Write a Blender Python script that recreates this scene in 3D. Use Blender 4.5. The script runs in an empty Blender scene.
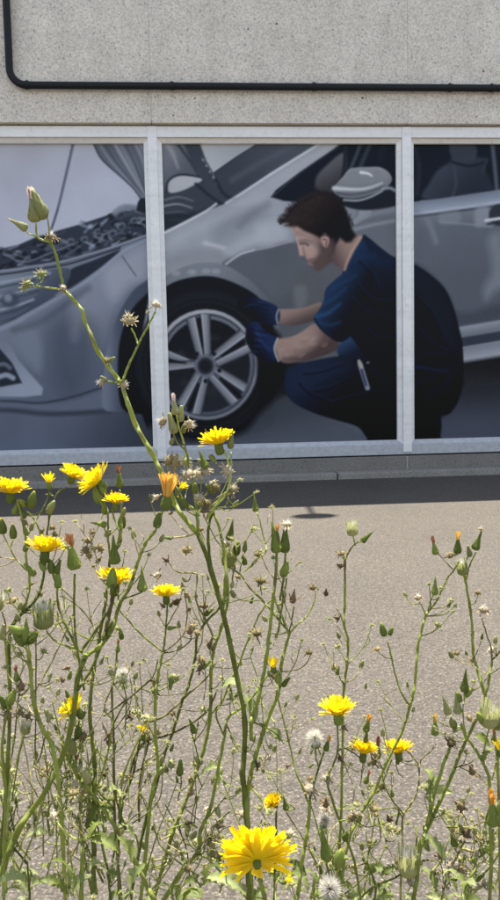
import bpy, bmesh, math, random
import numpy as np
from mathutils import Vector, Matrix, Quaternion

scene = bpy.context.scene
R = math.radians
# ---------------------------------------------------------------- camera
F_PX, YAW, PITCH, ROLL = 785.4, 0.0739, 0.0877, -0.0212      # fitted on the window frame, 500 x 900 px photo
CAM = Vector((0, 0, 0.495))
fwd = Vector((math.sin(YAW) * math.cos(PITCH), math.cos(YAW) * math.cos(PITCH), -math.sin(PITCH)))
rt0 = fwd.cross(Vector((0, 0, 1))).normalized()
up0 = rt0.cross(fwd)
c_r = rt0 * math.cos(ROLL) + up0 * math.sin(ROLL)
c_u = up0 * math.cos(ROLL) - rt0 * math.sin(ROLL)
cd = bpy.data.cameras.new('camera')
cam = bpy.data.objects.new('camera', cd)
scene.collection.objects.link(cam)
m = Matrix((c_r, c_u, -fwd)).transposed().to_4x4()
m.translation = CAM
cam.matrix_world = m
cd.sensor_fit = 'VERTICAL'
cd.angle = 2 * math.atan(450 / F_PX)
cd.clip_start, cd.clip_end = 0.02, 2000
scene.camera = cam
scene.render.resolution_x, scene.render.resolution_y = 569, 1024

# ---------------------------------------------------------------- light
SUN_EL, SUN_AZ = 71.0, 3.0            # sun stands high behind the building
w = bpy.data.worlds.new('World')
scene.world = w
w.use_nodes = True
nt = w.node_tree
sky = nt.nodes.new('ShaderNodeTexSky')
sky.sky_type = 'NISHITA'
sky.sun_disc = False
sky.sun_elevation = R(SUN_EL)
sky.sun_rotation = R(SUN_AZ)
sky.air_density, sky.dust_density, sky.ozone_density = 1.0, 1.0, 0.5
hs = nt.nodes.new('ShaderNodeHueSaturation')          # camera white balance set for open shade
hs.inputs['Saturation'].default_value = 0.62
nt.links.new(sky.outputs[0], hs.inputs['Color'])
nt.links.new(hs.outputs[0], nt.nodes['Background'].inputs[0])
nt.nodes['Background'].inputs[1].default_value = 0.096
sl = bpy.data.lights.new('sun', 'SUN')
sl.energy, sl.angle, sl.color = 4.9, R(0.53), (1.0, 0.93, 0.81)
so = bpy.data.objects.new('sun', sl)
scene.collection.objects.link(so)
sd = Vector((math.sin(R(SUN_AZ)) * math.cos(R(SUN_EL)), math.cos(R(SUN_AZ)) * math.cos(R(SUN_EL)), math.sin(R(SUN_EL))))
so.rotation_euler = (-sd).to_track_quat('-Z', 'Y').to_euler()
so.location = sd * 20
scene.view_settings.view_transform = 'Standard'
scene.view_settings.look = 'None'
scene.view_settings.gamma = 1
scene.view_settings.exposure = 1.6


# ---------------------------------------------------------------- helpers
def ray(px, py):
    return fwd * F_PX + c_r * (px - 250) + c_u * (450 - py)


def at(px, py, y):                      # the point of a pixel's ray at ground distance y from the camera
    d = ray(px, py)
    return CAM + d * (y / d.y)


def proj(X, Y, Z):                      # metres -> photo pixels (numpy)
    dx, dy, dz = X - CAM.x, Y - CAM.y, Z - CAM.z
    f = dx * fwd.x + dy * fwd.y + dz * fwd.z
    return (250 + F_PX * (dx * c_r.x + dy * c_r.y + dz * c_r.z) / f, 450 - F_PX * (dx * c_u.x + dy * c_u.y + dz * c_u.z) / f)


def link(name, me, parent=None, mat=None):
    o = bpy.data.objects.new(name, me)
    scene.collection.objects.link(o)
    if parent is not None:
        o.parent = parent
    if mat is not None and not me.materials:
        me.materials.append(mat)
    return o


def empty(name, loc, label, cat, group=None):
    o = bpy.data.objects.new(name, None)
    o.empty_display_size = .05
    scene.collection.objects.link(o)
    o.location = loc
    tag(o, label, cat, group)
    return o


def tag(o, label, cat=None, group=None, kind=None):
    if label:
        o['label'] = label
    if cat:
        o['category'] = cat
    if group:
        o['group'] = group
    if kind:
        o['kind'] = kind
    return o


def mesh(name, v, f, mat=None, smooth=False):
    me = bpy.data.meshes.new(name)
    me.from_pydata([tuple(q) for q in v], [], f)
    if smooth:
        me.polygons.foreach_set('use_smooth', [True] * len(me.polygons))
    if mat:
        me.materials.append(mat)
    return me


def box(name, x0, x1, y0, y1, z0, z1, mat, bev=0.0, parent=None):
    bm = bmesh.new()
    bmesh.ops.create_cube(bm, size=1)
    for v in bm.verts:
        v.co = Vector((x0 + (v.co.x + .5) * (x1 - x0), y0 + (v.co.y + .5) * (y1 - y0), z0 + (v.co.z + .5) * (z1 - z0)))
    if bev:
        bmesh.ops.bevel(bm, geom=bm.edges[:], offset=bev, segments=2, affect='EDGES', profile=.6)
    me = bpy.data.meshes.new(name)
    bm.to_mesh(me)
    bm.free()
    return link(name, me, parent, mat)


def tube_data(P, rad, n=7, closed=False, verts=None, faces=None, cap=True):
    """sweeps a circle along points P with radii rad"""
    verts = [] if verts is None else verts
    faces = [] if faces is None else faces
    k0 = len(verts)
    P = [Vector(q) for q in P]
    t = (P[1] - P[0]).normalized()
    ref = Vector((0, 0, 1)) if abs(t.z) < .9 else Vector((1, 0, 0))
    u = t.cross(ref).normalized()
    for i, p in enumerate(P):
        t = (P[min(i + 1, len(P) - 1)] - P[max(i - 1, 0)]).normalized()
        u = (u - t * u.dot(t)).normalized()
        v = t.cross(u)
        for j in range(n):
            a = 2 * math.pi * j / n
            verts.append(p + (u * math.cos(a) + v * math.sin(a)) * rad[i])
        if i:
            b = k0 + i * n
            for j in range(n):
                faces.append((b - n + j, b - n + (j + 1) % n, b + (j + 1) % n, b + j))
    if cap:
        faces.append(tuple(k0 + j for j in reversed(range(n))))
        e = k0 + (len(P) - 1) * n
        faces.append(tuple(e + j for j in range(n)))
    return verts, faces


# ---------------------------------------------------------------- materials
def newmat(name):
    mt = bpy.data.materials.new(name)
    mt.use_nodes = True
    return mt, mt.node_tree.nodes, mt.node_tree.links, mt.node_tree.nodes['Principled BSDF']


def N(nodes, kind, **kw):
    n = nodes.new('ShaderNode' + kind)
    for k, v in kw.items():
        if k in ('blend_type', 'data_type', 'operation', 'feature', 'attribute_name', 'noise_dimensions', 'distance', 'clamp'):
            setattr(n, k, v)
        else:
            n.inputs[k.replace('_', ' ')].default_value = v
    return n


def ramp(nodes, links, src, stops):
    r = nodes.new('ShaderNodeValToRGB')
    e = r.color_ramp.elements
    while len(e) < len(stops):
        e.new(.5)
    for q, (p, c) in zip(e, stops):
        q.position = p
        q.color = (*c, 1) if len(c) == 3 else c
    links.new(src, r.inputs[0])
    return r.outputs[0]


def mix(nodes, links, fac, a, b, mode='MIX'):
    n = nodes.new('ShaderNodeMix')
    n.data_type = 'RGBA'
    n.blend_type = mode
    for s, q in ((n.inputs[0], fac), (n.inputs[6], a), (n.inputs[7], b)):
        if hasattr(q, 'links'):
            links.new(q, s)
        else:
            s.default_value = q if isinstance(q, float) else (*q, 1)
    return n.outputs[2]


def g3(v):
    return (v, v, v)


def coords(nodes, links, scale=(1, 1, 1)):
    tc = nodes.new('ShaderNodeTexCoord')
    mp = nodes.new('ShaderNodeMapping')
    mp.inputs['Scale'].default_value = scale
    links.new(tc.outputs['Object'], mp.inputs[0])
    return mp.outputs[0]


def noise(nodes, links, vec, scale, detail=4, rough=.6):
    n = nodes.new('ShaderNodeTexNoise')
    n.inputs['Scale'].default_value = scale
    n.inputs['Detail'].default_value = detail
    n.inputs['Roughness'].default_value = rough
    links.new(vec, n.inputs['Vector'])
    return n.outputs['Fac']


def voro(nodes, links, vec, scale, feature='F1', out='Distance', rand=1.0):
    n = nodes.new('ShaderNodeTexVoronoi')
    n.feature = feature
    n.inputs['Scale'].default_value = scale
    n.inputs['Randomness'].default_value = rand
    links.new(vec, n.inputs['Vector'])
    return n.outputs[out]


def bump(nodes, links, h, bs, strength=.5, dist=.002, prev=None):
    b = nodes.new('ShaderNodeBump')
    b.inputs['Strength'].default_value = strength
    b.inputs['Distance'].default_value = dist
    links.new(h, b.inputs['Height'])
    if prev is not None:
        links.new(prev, b.inputs['Normal'])
    if bs is not None:
        links.new(b.outputs[0], bs.inputs['Normal'])
    return b.outputs[0]


def mat_asphalt():
    mt, n, l, bs = newmat('asphalt')
    v = coords(n, l)
    cell = voro(n, l, v, 340, out='Color')
    sep = n.new('ShaderNodeSeparateColor')
    l.new(cell, sep.inputs[0])
    stone = ramp(n, l, sep.outputs[0], [(0, (.048, .041, .033)), (.4, (.083, .071, .057)), (.78, (.112, .097, .078)), (.95, (.146, .129, .106)), (1, (.20, .182, .155))])
    dist = voro(n, l, v, 340)
    gap = ramp(n, l, dist, [(.32, g3(1)), (.66, g3(.60))])
    col = mix(n, l, 1.0, stone, gap, 'MULTIPLY')
    big = ramp(n, l, noise(n, l, v, 2.1, 7, .65), [(.28, g3(.84)), (.5, g3(1.0)), (.72, g3(1.08))])
    col = mix(n, l, 1.0, col, big, 'MULTIPLY')
    fine = ramp(n, l, noise(n, l, v, 900, 2), [(.3, g3(.8)), (.7, g3(1.15))])
    col = mix(n, l, 1.0, col, fine, 'MULTIPLY')
    l.new(col, bs.inputs['Base Color'])
    bs.inputs['Roughness'].default_value = .88
    inv = ramp(n, l, dist, [(.1, g3(1)), (.65, g3(0))])
    b1 = bump(n, l, inv, None, .6, .0018)
    bump(n, l, sep.outputs[1], bs, .35, .002, b1)
    return mt


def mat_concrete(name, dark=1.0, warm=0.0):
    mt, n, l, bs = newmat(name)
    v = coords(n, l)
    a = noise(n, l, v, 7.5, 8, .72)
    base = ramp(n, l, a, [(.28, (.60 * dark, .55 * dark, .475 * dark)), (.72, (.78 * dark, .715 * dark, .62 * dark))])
    grit = ramp(n, l, noise(n, l, v, 120, 4, .75), [(.34, g3(.66)), (.5, g3(1)), (.66, g3(1.2))])
    col = mix(n, l, 1.0, base, grit, 'MULTIPLY')
    spec = voro(n, l, v, 62, out='Color')
    sp = n.new('ShaderNodeSeparateColor')
    l.new(spec, sp.inputs[0])
    pick = ramp(n, l, sp.outputs[0], [(.80, g3(0)), (.82, g3(1))])
    dd = voro(n, l, v, 62)
    disc = ramp(n, l, dd, [(.22, g3(1)), (.42, g3(0))])
    msk = mix(n, l, 1.0, pick, disc, 'MULTIPLY')
    tint = ramp(n, l, sp.outputs[1], [(0, (.24 * dark, .23 * dark, .225 * dark)), (.4, (.33 * dark, .32 * dark, .31 * dark)), (.6, (.68 * dark, .65 * dark, .6 * dark)), (1, (.8 * dark, .76 * dark, .7 * dark))])
    col = mix(n, l, mix(n, l, 1.0, msk, g3(.6), 'MULTIPLY'), col, tint)
    # blow holes
    hc = voro(n, l, v, 9, out='Color')
    hs = n.new('ShaderNodeSeparateColor')
    l.new(hc, hs.inputs[0])
    hp = ramp(n, l, hs.outputs[2], [(.34, g3(0)), (.36, g3(1))])
    hd = ramp(n, l, voro(n, l, v, 9), [(.035, g3(1)), (.06, g3(0))])
    hole = mix(n, l, 1.0, hp, hd, 'MULTIPLY')
    col = mix(n, l, hole, col, (.10 * dark, .095 * dark, .09 * dark))
    # rain streaks, stretched downwards
    v2 = coords(n, l, (9, 9, .8))
    st = ramp(n, l, noise(n, l, v2, 1, 5, .65), [(.32, g3(.95)), (.62, g3(1.03))])
    col = mix(n, l, 1.0, col, st, 'MULTIPLY')
    l.new(col, bs.inputs['Base Color'])
    bs.inputs['Roughness'].default_value = .93
    b1 = bump(n, l, noise(n, l, v, 150, 3, .7), None, .25, .002)
    hinv = ramp(n, l, hole, [(0, g3(1)), (1, g3(0))])
    bump(n, l, hinv, bs, .8, .004, b1)
    return mt


def mat_simple(name, col, rough=.5, metal=0.0, nscale=30, nvar=.12, bumps=0.0, spec=.5):
    mt, n, l, bs = newmat(name)
    v = coords(n, l)
    f = noise(n, l, v, nscale, 4)
    c = ramp(n, l, f, [(.3, tuple(q * (1 - nvar) for q in col)), (.7, tuple(min(1, q * (1 + nvar)) for q in col))])
    l.new(c, bs.inputs['Base Color'])
    bs.inputs['Roughness'].default_value = rough
    bs.inputs['Metallic'].default_value = metal
    bs.inputs['Specular IOR Level'].default_value = spec
    if bumps:
        bump(n, l, f, bs, bumps, .001)
    return mt


def mat_frame():
    mt, n, l, bs = newmat('anodised_frame')
    v = coords(n, l)
    v2 = coords(n, l, (1.2, 1, 14))
    f = noise(n, l, v2, 2.2, 5, .6)
    c = ramp(n, l, f, [(.32, (.79, .775, .755)), (.68, (.88, .865, .845))])
    d = ramp(n, l, noise(n, l, v, 45, 4, .7), [(.30, g3(.86)), (.48, g3(1))])
    l.new(mix(n, l, 1.0, c, d, 'MULTIPLY'), bs.inputs['Base Color'])
    bs.inputs['Roughness'].default_value = .42
    bs.inputs['Metallic'].default_value = .15
    return mt


def mat_plant(name, ca, cb, trans=.35, rough=.5, scale=120, spec=.4, blot=0.0):
    """leafy matter: two tones by noise and by object, with light shining through"""
    mt, n, l, bs = newmat(name)
    v = coords(n, l)
    f = noise(n, l, v, scale, 3, .6)
    oi = n.new('ShaderNodeObjectInfo')
    mx = n.new('ShaderNodeMath')
    mx.operation = 'MULTIPLY_ADD'
    mx.inputs[1].default_value = .55
    l.new(oi.outputs['Random'], mx.inputs[0])
    ad = n.new('ShaderNodeMath')
    ad.operation = 'MULTIPLY'
    ad.inputs[1].default_value = .6
    l.new(f, ad.inputs[0])
    l.new(ad.outputs[0], mx.inputs[2])
    c = ramp(n, l, mx.outputs[0], [(.2, ca), (.75, cb)])
    if blot:                               # browned, bruised lengths
        bf = ramp(n, l, noise(n, l, v, 26, 5, .7), [(.52, g3(0)), (.66, g3(1))])
        c = mix(n, l, mix(n, l, 1.0, bf, g3(blot), 'MULTIPLY'), c, (.13, .085, .04))
    l.new(c, bs.inputs['Base Color'])
    bs.inputs['Roughness'].default_value = rough
    bs.inputs['Specular IOR Level'].default_value = spec
    bump(n, l, noise(n, l, v, 900, 2), bs, .25, .0006)
    if trans:
        tr = n.new('ShaderNodeBsdfTranslucent')
        l.new(c, tr.inputs[0])
        ms = n.new('ShaderNodeMixShader')
        ms.inputs[0].default_value = trans
        l.new(bs.outputs[0], ms.inputs[1])
        l.new(tr.outputs[0], ms.inputs[2])
        l.new(ms.outputs[0], n['Material Output'].inputs[0])
    return mt


def mat_print():
    mt, n, l, bs = newmat('printed_film')
    a = n.new('ShaderNodeVertexColor')
    a.layer_name = 'print'
    l.new(a.outputs[0], bs.inputs['Base Color'])
    bs.inputs['Roughness'].default_value = .3
    bs.inputs['Specular IOR Level'].default_value = .12
    return mt


M = dict(
    asphalt=mat_asphalt(),
    concrete=mat_concrete('concrete'),
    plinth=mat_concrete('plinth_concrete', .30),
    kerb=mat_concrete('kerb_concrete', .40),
    joint=mat_simple('joint_mortar', (.60, .56, .50), .95),
    frame=mat_frame(),
    frame_dark=mat_simple('darker_aluminium', (.46, .465, .48), .5, .1, 40, .14, .1),  # darker tone for the bottom rail and bottom beads
    print=mat_print(),
    pipe=mat_simple('painted_pipe', (.010, .012, .013), .5, 0, 60, .3, .1, .25),
    roof=mat_simple('roof_felt', (.08, .08, .08), .9, 0, 60, .3, .3),
    zinc=mat_simple('zinc', (.45, .46, .47), .4, .8),
    soil=mat_simple('verge_soil', (.12, .095, .07), .95, 0, 40, .5, .8),
    stem=mat_plant('green_stem', (.080, .100, .014), (.33, .385, .080), .4, .5, 55, .25, .6),
    stem_pale=mat_plant('pale_stem', (.20, .25, .045), (.46, .52, .15), .4, .5, 55, .25, .45),
    stem_dry=mat_plant('brown_stem', (.065, .060, .018), (.21, .20, .065), .2, .6, 70, .3),
    straw=mat_plant('straw', (.24, .22, .085), (.48, .45, .22), .3, .7, 80, .2),
    calyx=mat_plant('calyx_green', (.11, .155, .026), (.33, .41, .10), .5, .55, 160, .25),
    calyx_pale=mat_plant('calyx_pale', (.22, .25, .07), (.42, .43, .19), .42, .5, 160, .35),
    leaf=mat_plant('leaf_green', (.07, .10, .02), (.21, .26, .065), .5, .45, 60, .4),
    leaf_pale=mat_plant('leaf_pale', (.18, .23, .07), (.34, .39, .16), .5, .45, 60, .4),
    petal=mat_plant('yellow_petal', (.80, .60, .004), (.90, .74, .012), .45, .55, 140, .2),
    petal_old=mat_plant('orange_petal', (.60, .30, .04), (.85, .58, .12), .4, .6, 200, .2),
    petal_brown=mat_plant('brown_petal', (.20, .075, .03), (.42, .20, .09), .2, .8, 250, .2),
    petal_pink=mat_plant('pink_petal', (.42, .22, .20), (.80, .66, .60), .3, .8, 300, .2),
    pappus=mat_plant('pappus_white', (.55, .53, .47), (.78, .76, .70), .45, .8, 200, .1),
    husk=mat_plant('dry_husk', (.11, .09, .035), (.29, .24, .11), .2, .8, 250, .2),
    husk_pale=mat_plant('pale_husk', (.26, .21, .125), (.48, .42, .28), .25, .8, 250, .2),
    husk_dark=mat_plant('dark_husk', (.07, .05, .03), (.19, .14, .08), .1, .8, 250, .2),
)

# ---- the flat print behind the window, drawn with numpy in photo-pixel units ----
PX0, PY0, PX1, PY1, PS = -110.0, 132.0, 680.0, 462.0, 2.0
PW, PH = int((PX1 - PX0) * PS), int((PY1 - PY0) * PS)
CAN = np.zeros((PH, PW, 3), np.float32)


def crom(pts, n=6, closed=False):
    p = np.array(pts, float)
    m = len(p)
    if m < 3:
        return p
    out = []
    for i in range(m if closed else m - 1):
        if closed:
            a, b, c, d = p[(i - 1) % m], p[i], p[(i + 1) % m], p[(i + 2) % m]
        else:
            a, b, c, d = p[max(i - 1, 0)], p[i], p[i + 1], p[min(i + 2, m - 1)]
        for t in np.arange(n) / n:
            out.append(.5 * (2 * b + (c - a) * t + (2 * a - 5 * b + 4 * c - d) * t * t + (3 * b - a - 3 * c + d) * t ** 3))
    if not closed:
        out.append(p[-1])
    return np.array(out)


def _grid(x0, y0, x1, y1):
    i0, i1 = max(int((x0 - PX0) * PS), 0), min(int((x1 - PX0) * PS) + 2, PW)
    j0, j1 = max(int((y0 - PY0) * PS), 0), min(int((y1 - PY0) * PS) + 2, PH)
    if i0 >= i1 or j0 >= j1:
        return None
    X, Y = np.meshgrid(PX0 + (np.arange(i0, i1) + .5) / PS, PY0 + (np.arange(j0, j1) + .5) / PS)
    return i0, i1, j0, j1, X, Y


def _col(c, X, Y):
    if isinstance(c[0], (int, float)):
        return np.array(c, float)
    (ax, ay, ca), (bx, by, cb) = c
    t = ((X - ax) * (bx - ax) + (Y - ay) * (by - ay)) / ((bx - ax) ** 2 + (by - ay) ** 2)
    t = np.clip(t, 0, 1)
    t = (t * t * (3 - 2 * t))[..., None]
    return np.array(ca, float) * (1 - t) + np.array(cb, float) * t


def _blend(g, a, c):
    i0, i1, j0, j1, X, Y = g
    a = a[..., None]
    CAN[j0:j1, i0:i1] = CAN[j0:j1, i0:i1] * (1 - a) + _col(c, X, Y) * a


def poly(pts, c, soft=.8, al=1.0, smooth=True):
    p = crom(pts, 5, True) if smooth else np.array(pts, float)
    g = _grid(p[:, 0].min() - soft, p[:, 1].min() - soft, p[:, 0].max() + soft, p[:, 1].max() + soft)
    if g is None:
        return
    X, Y = g[4], g[5]
    d = np.full(X.shape, 1e9)
    s = np.zeros(X.shape, bool)
    for (ax, ay), (bx, by) in zip(p, np.roll(p, -1, 0)):
        ex, ey = bx - ax, by - ay
        t = np.clip(((X - ax) * ex + (Y - ay) * ey) / (ex * ex + ey * ey + 1e-9), 0, 1)
        d = np.minimum(d, (X - ax - t * ex) ** 2 + (Y - ay - t * ey) ** 2)
        s ^= ((ay > Y) != (by > Y)) & (X < ex * (Y - ay) / (ey if abs(ey) > 1e-9 else 1e-9) + ax)
    sd = np.sqrt(d) * np.where(s, 1, -1)
    _blend(g, np.clip(sd / (2 * soft) + .5, 0, 1) * al, c)


def line(pts, w, c, soft=.8, al=1.0, w1=None, smooth=True):
    p = crom(pts, 6) if smooth else np.array(pts, float)
    w1 = w if w1 is None else w1
    r = max(w, w1) + soft
    g = _grid(p[:, 0].min() - r, p[:, 1].min() - r, p[:, 0].max() + r, p[:, 1].max() + r)
    if g is None:
        return
    X, Y = g[4], g[5]
    sd = np.full(X.shape, -1e9)
    n = len(p) - 1
    for k in range(n):
        (ax, ay), (bx, by) = p[k], p[k + 1]
        ex, ey = bx - ax, by - ay
        t = np.clip(((X - ax) * ex + (Y - ay) * ey) / (ex * ex + ey * ey + 1e-9), 0, 1)
        ww = (w + (w1 - w) * (k + t) / n) / 2
        sd = np.maximum(sd, ww - np.sqrt((X - ax - t * ex) ** 2 + (Y - ay - t * ey) ** 2))
    _blend(g, np.clip(sd / (2 * soft) + .5, 0, 1) * al, c)


def ell(cx, cy, rx, ry, c, soft=.8, al=1.0, rot=0):
    a = np.linspace(0, 2 * np.pi, 36, endpoint=False)
    x, y = rx * np.cos(a), ry * np.sin(a)
    q = math.radians(rot)
    poly(np.stack([cx + x * math.cos(q) - y * math.sin(q), cy + x * math.sin(q) + y * math.cos(q)], 1), c, soft, al, False)


def paint_mural():
    rg = np.random.RandomState(4)
    CAN[:] = (158, 167, 189)
    poly([(-120, 120), (150, 120), (150, 300), (-120, 300)], ((0, 140, (152, 158, 178)), (60, 240, (163, 172, 196))), 4, 1, False)
    # workshop floor
    poly([(-130, 385), (700, 385), (700, 480), (-130, 480)], ((40, 400, (84, 95, 120)), (170, 440, (50, 58, 74))), 8, 1, False)
    poly([(230, 395), (520, 395), (520, 470), (160, 470)], ((300, 390, (58, 66, 82)), (300, 450, (70, 79, 97))), 10, .9, False)
    poly([(430, 370), (700, 350), (700, 470), (430, 470)], ((520, 372, (34, 37, 45)), (520, 430, (66, 72, 92))), 6, 1, False)
    # ---------------- left: nose of the car, engine bay, bonnet strut --------------
    body = ((10, 300, (104, 116, 141)), (90, 380, (78, 90, 114)))
    poly([(-120, 262), (0, 270), (60, 262), (150, 232), (170, 225), (170, 410), (100, 412), (40, 412), (-120, 405)], body, 1, 1, False)
    poly([(95, 262), (150, 236), (170, 232), (170, 290), (140, 285), (118, 310), (108, 345), (100, 380), (78, 385), (70, 320)],
         ((90, 300, (120, 131, 155)), (125, 370, (84, 96, 120))), 7, .9)
    poly([(50, 330), (75, 312), (95, 335), (92, 380), (70, 395), (52, 370)], (66, 77, 99), 12, .8)
    poly([(20, 326), (36, 330), (42, 348), (40, 372), (28, 362), (12, 338)], (104, 117, 142), 4, .8)
    poly([(104, 270), (128, 256), (146, 248), (146, 276), (128, 284), (112, 300)], (142, 151, 170), 6, .7)
    poly([(70, 304), (92, 290), (100, 296), (84, 320), (74, 340)], (112, 122, 142), 6, .6)
    line([(14, 330), (40, 322), (66, 304), (88, 288)], 5, (62, 72, 92), 4, .6)
    line([(122, 256), (136, 276)], 1.1, (66, 77, 98), .7, .9)
    # engine bay
    poly([(-120, 262), (-60, 258), (0, 249), (18, 245), (36, 237), (60, 230), (81, 224), (99, 218), (117, 212), (126, 206), (150, 209), (165, 206),
          (165, 232), (144, 238), (120, 247), (90, 256), (60, 264), (30, 269), (0, 272), (-120, 285)], (47, 55, 73), .9, 1, False)
    for _ in range(90):
        x = rg.uniform(2, 146)
        top = np.interp(x, [0, 36, 81, 126, 146], [250, 239, 226, 209, 210])
        bot = np.interp(x, [0, 60, 120, 146], [270, 261, 244, 236])
        y = rg.uniform(top + 2, bot - 2)
        a = rg.uniform(-.9, .5)
        L = rg.uniform(3, 10)
        c = rg.choice((30, 66, 96, 132)) * rg.uniform(.85, 1.15)
        line([(x - L * math.cos(a), y - L * math.sin(a)), (x + rg.uniform(-2, 2), y + rg.uniform(-2, 2)), (x + L * math.cos(a), y + L * math.sin(a))],
             rg.uniform(1, 4), (c, c * 1.12, c * 1.34), .9, rg.uniform(.4, .9), rg.uniform(.4, 2))
        if rg.rand() < .5:
            ell(x + rg.uniform(-8, 8), y + rg.uniform(-3, 3), rg.uniform(2, 5), rg.uniform(1.5, 3.5), (26, 32, 46), 1, .85, -30)
    for x, y, r in ((112, 233, 5), (121, 226, 5), (84, 239, 4), (97, 231, 3.4), (70, 241, 4), (134, 220, 4)):
        ell(x, y, r, r * .7, (98, 110, 135), 1.2, .8, -25)
        ell(x + .5, y + .8, r * .55, r * .4, (40, 47, 62), 1, .9, -25)
    line([(4, 254), (24, 262), (48, 254), (78, 242)], 1.4, (104, 116, 142), .7, .8)
    line([(115, 213), (126, 207), (150, 211)], 6, (112, 124, 148), 1.5, .9)
    line([(118, 219), (132, 214), (150, 217)], 3, (58, 67, 86), 1, .9)
    line([(0, 252), (14, 250), (40, 240)], 2, (38, 45, 60), .8, .9)
    # slam panel and shut line
    line([(-110, 282), (0, 271), (30, 267), (60, 262), (90, 254), (122, 244), (150, 234)], 2.4, (122, 134, 158), .8)
    line([(-110, 287), (0, 274.5), (32, 270), (64, 265), (92, 257), (120, 248)], 1.6, (38, 46, 62), .7)
    poly([(70, 270), (92, 261), (120, 250), (106, 263), (84, 280), (66, 292), (66, 282)], (38, 46, 62), 1)
    line([(64, 294), (84, 283), (104, 268), (122, 252), (146, 240)], 2, (132, 144, 168), .9, .9)
    # headlamp
    poly([(-110, 292), (0, 278), (30, 273), (68, 268), (66, 284), (48, 300), (20, 316), (0, 324), (-110, 350)], ((0, 275, (112, 125, 150)), (30, 312, (62, 74, 97))), 1)
    for q in range(9):
        y0 = 280 + q * 4.4
        line([(-20 + q, y0 + 7), (14, y0), (50 - q * 2.8, y0 - 7)], rg.uniform(.8, 2.6), [(146, 158, 182), (50, 60, 80), (84, 97, 122)][q % 3], 1, .75)
    ell(10, 300, 9, 8, (52, 62, 84), 2, .7)
    ell(8, 298, 4, 4, (132, 144, 168), 1.6, .7)
    line([(-110, 372), (0, 329), (30, 314), (58, 298), (80, 284), (98, 272)], 5.5, (122, 134, 159), 1.6, .9, 2)
    line([(-110, 366), (0, 325), (28, 311), (55, 296)], 1.2, (56, 66, 87), .7, .9)
    # fog lamp pocket
    poly([(-60, 318), (0, 338), (10, 345), (18, 360), (32, 376), (43, 388), (42, 395), (24, 397), (-60, 395)], ((0, 340, (104, 116, 140)), (30, 395, (132, 144, 168))), 1, 1, False)
    poly([(-60, 338), (0, 349), (12, 363), (22, 383), (0, 387), (-60, 387)], (36, 44, 60), 1, 1, False)
    line([(-4, 366), (4, 364), (10, 368)], 4, (84, 96, 120), 1.2)
    line([(-4, 378), (6, 375), (13, 378)], 5, (128, 140, 164), 1.2)
    # bumper lip
    line([(-110, 402), (0, 401), (40, 403), (72, 397), (100, 388), (118, 382)], 2.2, (50, 59, 78), 1.2)
    poly([(-120, 404), (0, 403), (40, 405), (76, 400), (104, 391), (104, 408), (60, 411), (0, 407), (-120, 409)], (86, 98, 122), 1.2)
    line([(-110, 411), (0, 410), (50, 414), (110, 411)], 4, (46, 54, 71), 2.2, .9)
    # wheel arch seen in the left pane
    poly([(170, 262), (150, 278), (132, 292), (117, 318), (108, 346), (104, 372), (103, 408), (126, 411), (170, 411)], ((104, 350, (98, 111, 136)), (124, 350, (64, 75, 97))), 1.2)
    poly([(170, 276), (150, 291), (131, 311), (121, 336), (118, 362), (119, 396), (125, 411), (140, 414), (170, 414)], (17, 21, 31), 1.2)
    # bonnet underside and strut
    poly([(92, 140), (100, 158), (112, 170), (124, 179), (134, 189), (141, 199), (139, 208), (170, 214), (170, 132), (92, 132)],
         ((105, 145, (86, 96, 116)), (150, 190, (104, 114, 136))), .9)
    for k in range(11):
        o = k * 5.2
        c = [(128, 138, 160), (56, 64, 82), (76, 86, 107), (144, 153, 174)][k % 4]
        line([(97 + o, 140), (110 + o * .9, 160), (126 + o * .55, 178), (141 + o * .2, 194)], rg.uniform(1.4, 4), c, 1.2, .75, 1)
    line([(93, 142), (101, 158), (118, 174), (133, 188), (141, 199)], 1.6, (62, 70, 90), .8)
    poly([(137, 207), (143, 198), (170, 204), (170, 216), (140, 212)], (34, 41, 56), .9)
    line([(74, 140), (66, 175), (58, 208), (51, 230)], 2.8, (74, 83, 105), .7, 1, 2.2)
    line([(74.4, 140), (66.5, 175), (58.6, 208)], .8, (120, 130, 154), .5, .8)
    # ---------------- centre: scuttle, screen, wing -------------------------------
    poly([(160, 138), (204, 138), (214, 168), (228, 196), (236, 206), (226, 210), (160, 245)], (56, 64, 80), .9, 1, False)
    poly([(160, 140), (180, 140), (192, 164), (200, 176), (186, 174), (172, 180), (160, 196)], ((163, 150, (108, 116, 134)), (190, 172, (78, 86, 103))), 1.6)
    line([(165, 142), (172, 152), (178, 168)], 6, (146, 153, 168), 2, .8, 1)
    line([(176, 142), (192, 164), (204, 186)], 3, (52, 60, 75), 1, .9)
    line([(202, 158), (212, 172), (224, 196)], 1.5, (86, 95, 113), .8, .8)
    for k in range(6):
        ell(203 + k * 3.4, 160 + k * 5.8, .8, 1.2, (140, 148, 166), .6, .9)
    poly([(168, 190), (170, 181), (180, 176), (196, 177), (202, 180), (196, 184), (184, 190), (172, 193)], (158, 165, 179), .9)
    line([(166, 192), (168, 181), (180, 174.5), (200, 177)], 1.6, (42, 49, 63), .7)
    for k, (x, y) in enumerate(((165, 200), (164, 206), (166, 213), (170, 220), (164, 228))):
        line([(x, y), (x + 14, y - 3 + k), (x + 28, y + 1 + k)], 2.2, [(112, 121, 140), (150, 158, 174), (84, 93, 111), (100, 109, 128), (66, 74, 91)][k], 1, .8, 1)
    line([(196, 184), (210, 196), (222, 204)], 3, (36, 43, 56), 1.2, .9)
    poly([(158, 216), (196, 212), (214, 204), (200, 218), (170, 228), (158, 234)], (34, 41, 54), 1.6, .8)
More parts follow.
